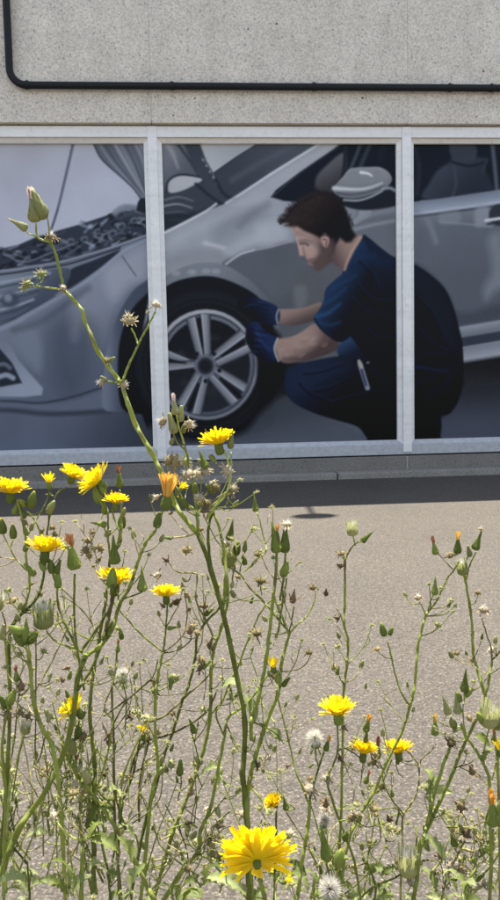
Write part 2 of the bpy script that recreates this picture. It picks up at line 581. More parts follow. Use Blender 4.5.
    poly([(197, 136), (262, 136), (238, 156), (214, 174), (206, 160)], ((205, 145, (158, 166, 180)), (240, 150, (148, 157, 172))), .9, 1, False)
    # windscreen
    poly([(214, 173), (236, 158), (260, 143), (270, 136), (335, 136), (305, 152), (270, 173), (240, 194), (228, 203), (220, 192)], ((220, 190, (54, 62, 77)), (300, 145, (70, 80, 97))), .8, 1, False)
    line([(232, 180), (262, 162), (300, 142)], 5, (80, 91, 109), 3, .6)
    line([(214, 173), (240, 155), (266, 139)], 1.6, (44, 51, 64), .7)
    line([(216, 180), (224, 194), (236, 200)], 3, (38, 45, 58), 1.2)
    # wing and door skin (one silver field with soft tone changes)
    poly([(156, 236), (180, 224), (204, 212), (224, 204), (240, 196), (272, 174), (308, 152), (332, 136), (352, 136), (300, 176), (272, 196),
          (300, 199), (420, 200), (420, 460), (150, 460), (150, 238)], ((205, 225, (138, 147, 164)), (275, 345, (86, 94, 109))), .9, 1, False)
    poly([(236, 202), (300, 160), (340, 140), (330, 152), (280, 190), (250, 205)], (152, 160, 176), 2.5, .8)
    line([(226, 203), (272, 173.5), (306, 152), (330, 137)], 2.2, (184, 191, 205), 1, .85)
    line([(158, 236), (182, 224), (206, 211), (216, 204)], 2.4, (190, 197, 210), 1, .9)
    poly([(200, 240), (240, 215), (285, 200), (285, 235), (245, 246), (215, 252)], (142, 151, 168), 9, .7)
    poly([(215, 222), (250, 208), (268, 216), (240, 232), (216, 244)], (114, 124, 141), 7, .6)
    poly([(256, 226), (280, 222), (290, 240), (266, 246)], (160, 169, 186), 6, .7)
    line([(205, 243), (216, 246), (224, 248)], 4, (176, 183, 196), 2, .7)
    poly([(166, 240), (200, 222), (236, 206), (262, 196), (240, 212), (200, 232), (168, 250)], (160, 168, 182), 5, .55)
    poly([(168, 262), (186, 250), (214, 250), (226, 258), (208, 262), (186, 264)], (124, 132, 147), 4, .7)
    poly([(224, 250), (246, 238), (280, 228), (284, 236), (250, 246), (232, 256)], (158, 166, 181), 3, .6)
    line([(268, 205), (252, 214), (240, 226)], 5, (98, 107, 123), 4, .6)
    # crease, everything below it darker
    poly([(222, 266), (236, 256), (250, 251), (270, 247), (292, 242), (330, 250), (398, 262), (398, 370), (290, 400), (262, 330), (244, 288)],
         ((245, 262, (80, 88, 103)), (330, 330, (80, 86, 97))), 2.2, .95)
    line([(226, 264), (240, 254.5), (254, 250)], 1.8, (176, 184, 199), 1, .9)
    line([(254, 250), (272, 246.5), (292, 241)], 1.4, (152, 160, 176), 1, .8)
    poly([(262, 290), (272, 300), (296, 296), (300, 330), (280, 336), (272, 330)], (74, 81, 95), 6, .7)
    poly([(300, 270), (322, 272), (324, 300), (306, 318), (300, 300)], (80, 84, 94), 5, .6)
    poly([(294, 290), (299, 285), (306, 287), (307, 300), (302, 309), (295, 306)], (108, 115, 128), 3, .5)
    # arch flare and wheel
    poly([(150, 292), (166, 276), (188, 265.5), (208, 262.5), (224, 265), (240, 273), (254, 284), (268, 299), (277, 318), (281, 345), (270, 380), (150, 380)],
         ((208, 262, (110, 120, 137)), (270, 310, (84, 93, 109))), 1)
    for x in (176, 192, 206, 216):
        ell(x, 271.5 - (x - 176) * .02 + abs(x - 205) * .06, 4.5, 2.5, (150, 158, 173), 1.4, .55)
    poly([(150, 304), (167, 286), (188, 278), (213, 276.5), (239, 285), (260, 299), (272, 322), (276, 352), (274, 400), (262, 432), (150, 436)], (20, 24, 33), 1)
    ell(205, 363, 70, 73, (27, 32, 42), 2.5)
    for rx, c in ((66, (31, 35, 45)), (64, (23, 27, 36)), (61, (30, 34, 43)), (59, (22, 26, 34))):
        ell(205.5, 364.5, rx, rx * 1.045, c, 1.2)
    ell(206, 364.6, 53.4, 56, (44, 50, 62), .9)
    ell(206, 364.6, 52, 55.2, ((180, 320, (150, 157, 172)), (235, 410, (108, 115, 131))), .8)
    ell(206.4, 365, 48.6, 51.8, (58, 65, 80), .8)
    ell(206.6, 365.3, 46.6, 49.6, ((200, 318, (96, 104, 123)), (206, 415, (74, 82, 100))), .8)
    ell(206.6, 365.5, 43.5, 46.5, ((200, 318, (22, 26, 34)), (206, 415, (36, 41, 52))), .9)
    for q in range(12):
        t = rg.uniform(0, 6.28)
        ell(206 + 27 * math.cos(t), 365 + 28 * math.sin(t), rg.uniform(3, 7), rg.uniform(2, 5), (42, 46, 57), 2, .6)
    H = (205.5, 366)
    for (a, b) in (((-14.5, -48), (-.5, -52)), ((38, -33), (48, -20)), ((40, 22), (29, 37)), ((-9, 48), (-25, 39)), ((-47, -15), (-47, 1.5))):
        ma = math.atan2(a[1] + b[1], a[0] + b[0])
        poly([(H[0] + 9 * math.cos(ma - .55), H[1] + 9 * math.sin(ma - .55)), (H[0] + 19 * math.cos(ma - .26), H[1] + 19 * math.sin(ma - .26)),
              (H[0] + 19 * math.cos(ma + .26), H[1] + 19 * math.sin(ma + .26)), (H[0] + 9 * math.cos(ma + .55), H[1] + 9 * math.sin(ma + .55))], (86, 94, 114), 1, 1, False)
        for (ex, ey), sgn in ((a, -1), (b, 1)):
            L = math.hypot(ex, ey)
            nx, ny = -ey / L, ex / L
            st = (H[0] + ex * .22 + nx * sgn * 2.2, H[1] + ey * .22 + ny * sgn * 2.2)
            en = (H[0] + ex, H[1] + ey)
            def blade(w0, w1, o0, o1, col, sf, al=1.0):
                poly([(st[0] + nx * (o0 - w0 / 2), st[1] + ny * (o0 - w0 / 2)), (en[0] + nx * (o1 - w1 / 2), en[1] + ny * (o1 - w1 / 2)),
                      (en[0] + nx * (o1 + w1 / 2), en[1] + ny * (o1 + w1 / 2)), (st[0] + nx * (o0 + w0 / 2), st[1] + ny * (o0 + w0 / 2))], col, sf, al, False)
            blade(8, 11, 0, 0, (46, 52, 64), .8)
            blade(5.4, 8, 0, 0, ((st[0], st[1], (112, 119, 135)), (en[0], en[1], (122, 129, 146))), .7)
            blade(1.2, 2, -2 * sgn, -3 * sgn, (152, 159, 175), .8, .8)
            blade(1.2, 2, 2 * sgn, 3 * sgn, (80, 87, 102), .8, .8)
        line([(H[0] + 20 * math.cos(ma), H[1] + 20 * math.sin(ma)), (H[0] + 45 * math.cos(ma), H[1] + 47 * math.sin(ma))], 1.4, (20, 24, 32), .9, .95, 4.4, False)
    ell(205.5, 366, 11, 11.6, (92, 100, 120), 1.2)
    ell(205.5, 366, 8, 8.6, (44, 50, 62), .9)
    ell(205.5, 366, 5.6, 6, (28, 32, 42), 1)
    for k in range(5):
        t = -1.55 + k * 1.257 + .6
        ell(205.5 + 14.5 * math.cos(t), 366 + 15 * math.sin(t), 2.2, 2.2, (26, 30, 39), .9)
    # floor shade by the tyre
    poly([(262, 380), (276, 345), (300, 360), (300, 392), (285, 400), (262, 420), (240, 436), (215, 436), (246, 420)], (20, 23, 30), 5, .9)
    poly([(258, 330), (280, 335), (284, 378), (262, 395)], (15, 18, 25), 3, .95)
    poly([(150, 426), (190, 440), (240, 434), (262, 412), (286, 396), (320, 412), (350, 425), (380, 445), (380, 470), (150, 470)],
         ((280, 405, (56, 63, 76)), (290, 445, (74, 82, 99))), 4, .95)
    # ---------------- side glass, mirror, door -------------------------------------
    poly([(271, 197), (276, 190), (300, 172), (334, 149), (346, 139), (420, 136), (700, 136), (700, 166), (500, 190), (412, 202), (392, 207), (360, 208), (330, 204), (284, 201)],
         (23, 29, 43), .9, 1, False)
    line([(272, 197), (300, 173), (336, 148), (346, 140)], 1.5, (60, 68, 84), .8, .8)
    poly([(316, 178), (328, 164), (345, 153), (345, 182), (338, 192), (318, 192)], ((320, 165, (84, 88, 98)), (335, 190, (52, 52, 62))), 1.6)
    line([(346, 141), (344, 170), (338, 200)], 4, (34, 40, 54), 1)
    line([(362, 140), (356, 156), (350, 170)], 3, (74, 82, 96), 1.5, .8)
    line([(372, 140), (365, 156), (360, 168)], 4, (58, 66, 80), 1.5, .8)
    line([(384, 140), (380, 160)], 5, (30, 38, 53), 2, .8)
    # seat backs
    poly([(425, 200), (430, 182), (438, 170), (450, 162), (454, 158), (486, 158), (484, 168), (490, 180), (490, 196)], ((440, 165, (54, 63, 80)), (470, 195, (38, 45, 60))), 2)
    poly([(451, 143), (474, 143), (476, 158), (464, 162), (452, 158)], (52, 60, 76), 1.5)
    line([(452, 162), (470, 166), (486, 162)], 2.4, (28, 34, 48), 1.2)
    line([(454, 166), (456, 184), (452, 198)], 2, (64, 72, 90), 1.4, .7)
    line([(414, 146), (419, 166), (417, 194)], 4, (44, 52, 68), 2, .7)
    line([(492, 140), (495, 168), (497, 190)], 4, (84, 94, 114), 1.4, .8)
    line([(487, 160), (483, 172)], 3, (50, 58, 74), 1.4, .7)
    poly([(520, 195), (540, 160), (590, 158), (600, 185)], (40, 48, 63), 3)
    # door skin right of the man
    poly([(356, 209), (400, 205), (412, 203), (500, 190), (700, 160), (700, 345), (500, 322), (440, 335), (360, 270)], ((420, 215, (104, 114, 132)), (470, 318, (70, 79, 95))), 1, 1, False)
    poly([(350, 222), (398, 216), (398, 262), (362, 252)], (90, 99, 114), 5, .8)
    poly([(360, 208), (370, 207), (371, 215), (364, 219), (359, 222), (352, 226), (350, 222), (358, 216)], (128, 137, 153), 1.2, .9)
    line([(352, 230), (372, 225), (398, 220)], 3, (132, 141, 157), 1.6, .8)
    line([(354, 222), (374, 214), (398, 209)], 3.5, (118, 128, 145), 1.6, .7)
    poly([(412, 203), (500, 190), (700, 160), (700, 176), (500, 204), (412, 216)], ((450, 195, (104, 117, 143)), (452, 212, (142, 154, 178))), .9, 1, False)
    line([(412, 217), (500, 205.5), (700, 178)], 2, (66, 75, 92), .9)
    line([(412, 214), (460, 207.5), (500, 201.5)], 1.6, (164, 174, 196), 1, .7)
    poly([(424, 222), (446, 218), (490, 222), (500, 230), (500, 316), (414, 330), (414, 222)], (80, 89, 106), 8, .7)
    line([(428, 221), (432, 230), (436, 242)], 5, (112, 122, 140), 2.5, .7)
    poly([(440, 214), (458, 211), (460, 222), (442, 224)], (118, 128, 147), 2.5, .6)
    poly([(476, 208), (488, 206), (488, 222), (476, 226)], (128, 138, 158), 2.5, .7)
    line([(440, 222), (466, 224), (492, 227)], 1.6, (120, 130, 150), 1.2, .8)
    ell(500, 215, 11, 11, (44, 51, 65), 1.2)
    line([(486, 220.5), (496, 219), (530, 214)], 3, (176, 185, 201), .9)
    line([(488, 224), (498, 222.5), (530, 218)], 1.4, (40, 46, 60), .8)
    poly([(488, 240), (500, 236), (508, 280), (494, 292), (486, 300), (484, 288), (492, 270)], (112, 123, 143), 5, .8)
    poly([(440, 312), (470, 312), (500, 304), (500, 318), (460, 326)], (58, 66, 80), 4, .7)
    # sill
    poly([(440, 330), (500, 320), (700, 290), (700, 302), (500, 331), (440, 341)], ((470, 325, (128, 137, 155)), (472, 336, (100, 109, 128))), 1, 1, False)
    poly([(440, 341), (500, 331), (700, 302), (700, 312), (500, 341), (440, 351)], (50, 56, 74), 1, 1, False)
    poly([(440, 351), (500, 341), (700, 312), (700, 330), (500, 355), (440, 366)], ((470, 346, (112, 121, 140)), (472, 360, (140, 148, 165))), 1.2, 1, False)
    poly([(440, 366), (500, 356), (700, 330), (700, 400), (500, 386), (440, 390)], ((480, 360, (26, 28, 34)), (480, 395, (44, 48, 58))), 2.2, 1, False)
    # mirror
    poly([(334, 189), (343, 193), (360, 196), (380, 193), (394, 188), (398, 204), (370, 210), (350, 208), (342, 202)], (28, 34, 47), 1.2)
    poly([(333.4, 188), (338, 182), (343.5, 176), (349, 169.4), (356, 167.6), (368, 167), (380, 167.2), (388.4, 172), (392, 178.6), (390, 184), (384, 189), (370, 195), (356, 198.5), (342, 197.5), (335, 193.5)],
         ((360, 168, (130, 138, 152)), (362, 198, (96, 104, 119))), .8)
    poly([(346, 176), (352, 170), (368, 169), (378, 170), (382, 176), (366, 183), (348, 184)], (116, 124, 138), 2.5, .8)
    line([(334, 188.2), (345, 189), (358, 189.4), (370, 187.6), (382, 183)], 4.2, (184, 191, 203), 1.4, .95, 1.4)
    line([(361, 172.4), (368, 173.6), (372, 176)], 2.6, (226, 230, 236), 1.2, .95, 1)
    line([(337, 193), (350, 194.6), (366, 192.6), (384, 186.6)], 1.4, (66, 74, 90), .8, .9)
    line([(344, 200), (358, 200.4), (370, 197), (382, 191)], 2.2, (146, 155, 170), .9, .9)
    line([(383, 189), (390, 188), (396, 191)], 3, (136, 145, 161), 1.2, .9)
    # ---------------- the kneeling mechanic ----------------------------------------
    navy = ((365, 245, (19, 33, 58)), (385, 320, (14, 19, 30)))
    poly([(362, 236), (369, 238), (380, 247), (394, 257), (414, 264), (432, 276), (445, 289), (453, 306), (459, 328), (462.5, 345), (463.5, 374), (459, 398), (450, 413),
          (437, 417), (438, 432), (440, 448), (372, 448), (366, 432), (340, 400), (338, 360), (346, 340), (330, 310), (340, 280), (350, 256)], navy, .9)
    poly([(414, 266), (440, 286), (452, 310), (458, 345), (450, 350), (430, 310), (414, 290)], (19, 29, 46), 5, .8)
    poly([(430, 392), (462, 378), (458, 398), (449, 412), (436, 416)], (20, 21, 25), 3, .9)
    # trousers
    poly([(285, 378), (288, 369), (298, 364), (316, 360), (340, 356), (364, 355), (410, 362), (446, 372), (440, 400), (436, 442), (376, 442), (358, 427), (336, 420),
          (314, 413), (294, 403), (286, 392)], ((300, 370, (22, 36, 64)), (345, 412, (13, 17, 27))), 1.1)
    poly([(290, 378), (300, 368), (330, 363), (352, 366), (330, 380), (305, 392), (292, 392)], (26, 42, 74), 6, .5)
    line([(320, 410), (340, 402), (352, 390)], 3, (13, 18, 30), 2.5, .8)
    line([(306, 400), (318, 386), (340, 374)], 2, (16, 26, 48), 2, .7)
    line([(414, 366), (430, 369), (448, 371)], 3.4, (26, 38, 78), 2, .9, 1.5)
    line([(412, 358), (424, 354), (446, 352)], 2.4, (24, 31, 56), 2, .7)
    line([(452, 365), (446, 384), (428, 396)], 4, (24, 28, 44), 3, .8)
    line([(414, 386), (424, 380), (440, 372)], 2.4, (24, 32, 52), 2, .7)
    # far forearm with glove
    poly([(277, 310.5), (290, 309), (304, 307.5), (324, 302), (322, 316), (306, 323), (290, 325.5), (277, 322)], ((296, 306, (138, 118, 114)), (304, 326, (70, 59, 63))), .9)
    poly([(279, 309), (266, 301), (250, 297), (240, 300), (238, 308), (250, 318), (266, 324), (278, 324)], ((270, 303, (24, 40, 78)), (250, 318, (12, 16, 28))), 1)
    line([(262, 303), (252, 304), (244, 308)], 2, (32, 52, 98), 1.2, .7)
    line([(278.5, 309.5), (276.5, 316), (277.5, 323)], 1.8, (152, 154, 163), .8, .8)
    # near forearm with glove
    poly([(275, 346), (278, 339), (288, 337.6), (300, 333), (314, 323.6), (324, 326), (337, 341), (340, 347), (330, 353), (314, 358.6), (296, 362.6), (281, 361.4)],
         ((292, 338, (146, 122, 118)), (314, 360, (72, 56, 60))), 1.1)
    poly([(296, 340), (312, 331), (320, 338), (308, 350), (292, 354)], (154, 134, 130), 5, .6)
    line([(284, 360), (300, 358), (322, 352), (338, 346)], 4, (74, 60, 66), 2.5, .7)
    poly([(277, 338), (266, 332), (256, 322), (247, 326), (246, 340), (252, 352), (262, 360), (276, 361), (274, 350)], ((270, 338, (24, 42, 86)), (252, 350, (12, 17, 32))), 1)
    line([(256, 330), (262, 342), (270, 350)], 3, (32, 56, 112), 2, .7)
    line([(250, 330), (256, 346), (262, 356)], 1.4, (12, 16, 32), 1, .8)
    line([(277.6, 338.4), (274.6, 347), (275.6, 354), (278.6, 361)], 2, (162, 164, 174), .8, .9)
    poly([(346, 336), (352, 338), (362, 352), (364, 358), (350, 357), (338, 354), (338, 347)], ((345, 340, (34, 60, 98)), (356, 356, (16, 26, 46))), 1.2)
    # sleeve
    poly([(350, 256), (346, 270), (336, 279), (326, 289), (323, 303), (314, 318), (317, 325), (326, 334), (338, 341.5), (349, 337), (360, 320), (372, 290), (372, 260), (362, 240)],
         ((322, 300, (24, 50, 90)), (352, 318, (14, 20, 32))), .9)
    line([(317, 316), (328, 313), (340, 304)], 4.4, (33, 76, 128), 2.2, .85, 1.5)
    line([(324, 303), (334, 298), (346, 288)], 3.6, (28, 62, 108), 2.2, .8, 1.4)
    line([(330, 290), (342, 283), (356, 276)], 2.6, (26, 55, 98), 2, .8, 1)
    line([(318, 322), (330, 325), (340, 322)], 2.4, (28, 62, 106), 2, .7)
    line([(348, 262), (358, 258), (374, 256)], 5, (22, 46, 84), 3, .8)
    line([(352, 268), (368, 262), (390, 262)], 6, (19, 37, 70), 4, .8)
    line([(315, 319), (322, 330), (338, 341), (348, 337.6)], 1.4, (12, 22, 40), .8, .8)
    for k in range(4):                        # glove fingers
        line([(266 - k * 2.5, 333 + k * 5.5), (257 - k, 331 + k * 6), (249 + k, 328 + k * 6.5)], 1.1, (11, 16, 32), .8, .7)
        line([(265 - k * 2.5, 335.5 + k * 5.5), (256 - k, 333.5 + k * 6)], 1.6, (38, 62, 116), 1, .55)
    for k in range(3):
        line([(268, 306 + k * 4.5), (256, 303 + k * 4.6), (243, 303 + k * 4.2)], 1, (11, 15, 30), .8, .7)
    for a_, b_, c_ in (((352, 300), (366, 312), (384, 316)), ((358, 286), (372, 300), (392, 302)), ((366, 330), (376, 338), (392, 338)), ((360, 262), (372, 274), (380, 290)),
                       ((420, 300), (436, 318), (446, 344)), ((418, 330), (432, 344), (448, 352)), ((304, 374), (322, 372), (344, 364)), ((312, 392), (330, 388), (352, 378)),
                       ((330, 404), (350, 398), (376, 392)), ((372, 372), (384, 384), (392, 402)), ((300, 384), (310, 394), (330, 402))):
        line([a_, b_, c_], 1.8, (9, 13, 22), 1.5, .7, .8)
        line([(a_[0] + 1, a_[1] - 2.4), (b_[0] + 1, b_[1] - 2.4), (c_[0], c_[1] - 2.2)], 1.6, (27, 46, 80), 1.6, .5, .8)
    for k in range(26):                       # skin mottling on the forearms
        x, y = rg.uniform(280, 328), rg.uniform(336, 358)
        if y > 372 - (x - 280) * .4 or y < 350 - (x - 280) * .55:
            continue
        ell(x, y, rg.uniform(1.5, 4), rg.uniform(1, 2), [(164, 138, 132), (104, 84, 84)][k % 2], 1.4, .35, -25)
    # pocket pen
    line([(360, 364), (367.5, 388)], 5, (120, 126, 141), .8, 1, 5, False)
    line([(361.6, 370), (366, 385)], 2.2, (40, 52, 104), .8, 1, 2.2, False)
    line([(359, 361), (361.6, 367)], 3, (152, 154, 156), .8, 1, 3, False)
    ell(368, 362.6, 1.6, 1.2, (96, 102, 112), .6)
    # neck, face, hair
    poly([(322, 252), (334, 240), (348, 238), (362, 236), (355, 250), (349, 262), (345, 271), (337, 266), (330, 262), (324, 266)], ((350, 246, (142, 118, 114)), (328, 258, (84, 68, 72))), 1)
    line([(361, 237.5), (353, 249), (347, 262), (344.6, 270)], 2.4, (170, 146, 138), 1.2, .8, 1.4)
    poly([(290.6, 224), (292.4, 230), (295, 236), (297, 242.6), (298.6, 250), (299.4, 254.8), (302, 256), (304.8, 255.4), (306, 258.4), (307.4, 261), (309, 263), (311.4, 264.6), (313, 267.6), (316, 270.2),
          (320, 269.4), (325, 264), (331, 256), (336, 244), (338, 232), (318, 222)], ((298, 242, (172, 146, 142)), (329, 254, (82, 67, 69))), .9)
    poly([(316, 252), (324, 246), (334, 250), (330, 261), (322, 268), (317, 268)], (74, 61, 65), 3.5, .85)
    poly([(297, 231), (308, 234), (314, 240), (310, 246), (300, 243)], (164, 142, 142), 2.5, .7)
    poly([(305, 246), (314, 246), (317, 254), (309, 258)], (174, 148, 144), 2.6, .5)
    line([(300.6, 243.6), (305, 243.4), (308, 244.8)], 2.4, (72, 60, 66), 1.4, .9)
    line([(299.6, 240.6), (306, 240.2), (312, 242.4)], 2.2, (96, 80, 82), 1.6, .7)
    line([(303, 247), (303.6, 251), (304.8, 254.6)], 1.4, (112, 94, 98), .9, .8)
    line([(308.4, 261.8), (312, 262), (315.4, 260.8)], 1.5, (110, 82, 88), .8, .9)
    line([(309, 263.6), (313, 264.6)], 1.8, (166, 138, 142), 1.2, .6)
    poly([(278, 219), (285, 217.4), (281, 215), (288, 213), (286, 208), (292, 206), (299, 198), (306, 194.4), (312, 191.6), (324, 190.4), (332, 193), (338, 198.6), (345, 208),
          (350, 220), (352, 229), (356, 236), (351, 242), (346, 242.6), (340, 238), (336, 244), (332, 240), (325, 233), (320, 238), (313, 234.4), (304, 231), (297, 226.4), (291, 227), (284, 225.6), (288, 223.6), (279.6, 223.2)],
         ((305, 200, (48, 39, 39)), (335, 230, (24, 20, 24))), 1.8, 1, False)
    for k in range(16):
        x, y = rg.uniform(292, 338), rg.uniform(196, 226)
        line([(x - 6, y + 4), (x, y - 1), (x + 5, y + 1)], 1.2, [(50, 41, 42), (26, 22, 26)][k % 2], 1.6, .3)
    poly([(320.6, 238.6), (324, 236.4), (328.4, 237.4), (329, 242), (327, 247.6), (323.6, 246)], (160, 132, 130), .8)
    line([(323, 239.4), (326.4, 240), (326, 245)], 1.3, (94, 72, 76), .7, .9)
    line([(333, 240), (333, 248), (328, 256)], 4, (62, 50, 55), 2, .75)
    for k in range(30):                       # loose hair ends along the outline
        t = k / 29
        hx, hy = np.interp(t, [0, .3, .6, .85, 1], [279, 292, 316, 338, 351]), np.interp(t, [0, .3, .6, .85, 1], [221, 206, 191, 198, 222])
        a_ = rg.uniform(-.5, .5) + np.interp(t, [0, .4, 1], [3.0, 4.2, 5.6])
        L = rg.uniform(1.5, 5)
        line([(hx + 2, hy + 3), (hx + .5 * L * math.cos(a_), hy + .5 * L * math.sin(a_)), (hx + L * math.cos(a_), hy + L * math.sin(a_))], 1.8, (30, 27, 32), .7, .8, .3)
    poly([(311, 262), (316, 259), (322, 252), (327, 246), (333, 248), (330, 258), (324, 266), (319, 270.4), (315, 270), (312.4, 267)], (84, 70, 72), 2.2, .7)
    poly([(308, 250), (316, 246), (320, 252), (314, 259), (309, 258)], (166, 142, 140), 3, .5)
    poly([(294, 230), (300, 230), (310, 235), (318, 238), (316, 242), (304, 238), (296, 236)], (128, 108, 108), 2, .6)
    line([(307.6, 260.4), (311, 259.6), (315, 259)], 1.6, (100, 82, 84), 1, .8)
    # slight grain of the print
    yy, xx = np.mgrid[0:PH, 0:PW].astype(np.float32)
    low = np.zeros((PH, PW), np.float32)
    for k in range(26):
        wl = rg.uniform(16, 150)
        t = rg.uniform(0, 6.28)
        low += np.sin((xx * math.cos(t) + yy * math.sin(t)) * 6.28 / wl + rg.uniform(0, 6.28)) * (wl / 150) ** .5
    CAN[:] *= (1 + .003 * low)[..., None]
    CAN[:] += rg.normal(0, 1.6, CAN.shape[:2])[..., None]
    np.clip(CAN, 0, 255, out=CAN)


# ---------------------------------------------------------------- ground
D = 3.90                                   # distance of the window front
gm = mesh('ground', [(-300, -300, 0), (300, -300, 0), (300, 300, 0), (-300, 300, 0)], [(0, 1, 2, 3)], M['asphalt'])
tag(link('ground', gm), None, None, None, 'structure')
# strip of bare soil the weeds root in, just below the picture
rs = random.Random(3)
vx, vf = [], []
nx_ = 90
for i in range(nx_ + 1):
    x = -2.2 + 4.4 * i / nx_
    e = .645 + .022 * math.sin(x * 5) + rs.uniform(-.02, .02)
    vx += [(x, -.6, .03), (x, e - .12, .028 + rs.uniform(-.008, .008)), (x, e, .002)]
    if i:
        b = 3 * i
        vf += [(b - 3, b, b + 1, b - 2), (b - 2, b + 1, b + 2, b - 1)]
tag(link('soil_verge', mesh('soil_verge', vx, vf, M['soil'], True)), None, None, None, 'structure')

# ---------------------------------------------------------------- building
Z0, Z1 = 0.107, 1.7195                     # window frame bottom and top
X1C, X2C = -0.149, 1.090                   # mullion centres
SP = X2C - X1C
XL, XR = X1C - SP, X2C + SP                # window ends
ROOF = 2.46
bld = empty('workshop_building', (X1C, D, 0), 'low concrete workshop building with a large printed window front', 'building')


def sub(o):
    o.matrix_parent_inverse = bld.matrix_basis.inverted()
    return o


def part(*a, **k):
    o = box(*a, **k)
    o.parent = bld
    o.matrix_parent_inverse = Matrix.Translation(bld.location).inverted()
    return o


def under(parent, o):                      # child of a part, kept where it was built
    o.parent = parent
    o.matrix_parent_inverse = parent_world(parent).inverted()
    return o


def parent_world(o):
    mw = o.matrix_basis.copy()
    p = o.parent
    if p:
        mw = parent_world(p) @ o.matrix_parent_inverse @ mw
    return mw


WF = D - .028                              # face of the concrete above
# concrete panels over the window, joints above the mullions
for i in range(-2, 5):
    xa, xb = X1C + SP * i - SP + .0016, X1C + SP * i - .0016
    if i <= -1 or i >= 3:
        part('concrete_panel', xa, xb, WF, WF + .3, .034, ROOF - .05, M['concrete'], .0012)
    else:
        part('concrete_panel', xa, xb, WF, WF + .3, Z1 + .006, ROOF - .05, M['concrete'], .0012)
part('wall_core', X1C - SP * 3, X1C + SP * 4, WF + .0022, WF + .26, Z1 + .012, ROOF - .06, M['joint'])
part('roof_slab', X1C - SP * 3 - .02, X1C + SP * 4 + .02, WF - .012, WF + 3.4, ROOF - .05, ROOF, M['concrete'], .006)
part('back_wall', X1C - SP * 3, X1C + SP * 4, WF + 3.1, WF + 3.3, 0, ROOF - .052, M['concrete'])
part('side_wall', X1C - SP * 3, X1C - SP * 3 + .2, WF + .302, WF + 3.098, 0, ROOF - .052, M['concrete'])
part('side_wall', X1C + SP * 4 - .2, X1C + SP * 4, WF + .302, WF + 3.098, 0, ROOF - .052, M['concrete'])
# plinth under the window, with joints under the mullions
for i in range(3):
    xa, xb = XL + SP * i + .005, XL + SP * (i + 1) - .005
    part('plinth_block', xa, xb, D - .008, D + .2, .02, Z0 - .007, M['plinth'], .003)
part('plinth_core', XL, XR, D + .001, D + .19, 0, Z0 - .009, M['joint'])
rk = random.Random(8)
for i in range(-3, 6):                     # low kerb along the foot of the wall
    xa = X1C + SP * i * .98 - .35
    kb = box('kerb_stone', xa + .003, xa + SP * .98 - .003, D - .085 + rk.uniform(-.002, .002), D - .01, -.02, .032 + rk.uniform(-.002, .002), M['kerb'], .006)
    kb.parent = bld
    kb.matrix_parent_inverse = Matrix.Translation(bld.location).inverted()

# window: outer frame, mullions, sloping beads, printed panes
RAIL, MUL, BEAD, REC = .052, .045, .021, .045
YP = D + REC                               # plane of the printed panes
fr = part('window_frame', XL - .03, XR + .03, D, D + .07, Z1 - RAIL, Z1, M['frame'], .0025)
fr['label'] = 'pale aluminium frame around the three printed panes'


def fpart(name, x0, x1, y0, y1, z0, z1, bev=.0025, mt='frame'):
    return under(fr, box(name, x0, x1, y0, y1, z0, z1, M[mt], bev))


fpart('bottom_rail', XL - .03, XR + .03, D, D + .07, Z0, Z0 + RAIL, .0025, 'frame_dark')
fpart('side_rail', XL - .03, XL + MUL / 2, D + .001, D + .069, Z0 + RAIL, Z1 - RAIL)
fpart('side_rail', XR - MUL / 2, XR + .03, D + .001, D + .069, Z0 + RAIL, Z1 - RAIL)
for xc in (X1C, X2C):
    fpart('mullion', xc - MUL / 2, xc + MUL / 2, D - .006, D + .069, Z0 + .012, Z1 - .001, .003)


def bead(xa, xb, za, zb):
    """sloping glazing bead round one pane: four mitred bars"""
    yo, yi = D + .014, YP + .004
    o = [(xa, za), (xb, za), (xb, zb), (xa, zb)]
    b = BEAD
    i_ = [(xa + b, za + b), (xb - b, za + b), (xb - b, zb - b), (xa + b, zb - b)]
    names = ('bottom_bead', 'side_bead', 'top_bead', 'side_bead')
    for k in range(4):
        p, q = o[k], o[(k + 1) % 4]
        r, s = i_[(k + 1) % 4], i_[k]
        v = [(p[0], yo, p[1]), (q[0], yo, q[1]), (r[0], yo + .012, r[1]), (s[0], yo + .012, s[1]),
             (p[0], yi, p[1]), (q[0], yi, q[1]), (r[0], yi, r[1]), (s[0], yi, s[1])]
        f = [(0, 1, 2, 3), (7, 6, 5, 4), (0, 4, 5, 1), (1, 5, 6, 2), (2, 6, 7, 3), (3, 7, 4, 0)]
        under(fr, link(names[k], mesh(names[k], v, f, M['frame_dark' if k == 0 else 'frame'])))


paint_mural()
CANS = CAN.copy()
for ax in (0, 1):
    CANS = (np.roll(CANS, 1, ax) + 2 * CANS + np.roll(CANS, -1, ax)) / 4
grey = CANS.mean(2, keepdims=True)
CANS = np.clip(grey + (CANS - grey) * (.80 + .15 * np.clip((grey - 120) / 35, 0, 1)), 0, 255)
LIN = np.where(CANS / 255 <= .04045, CANS / 255 / 12.92, ((CANS / 255 + .055) / 1.055) ** 2.4)
LIN = LIN * LIN / (LIN + .010)             # deep blacks of the ink
PRINT_GAIN = np.array((1.56, 1.43, 1.25))


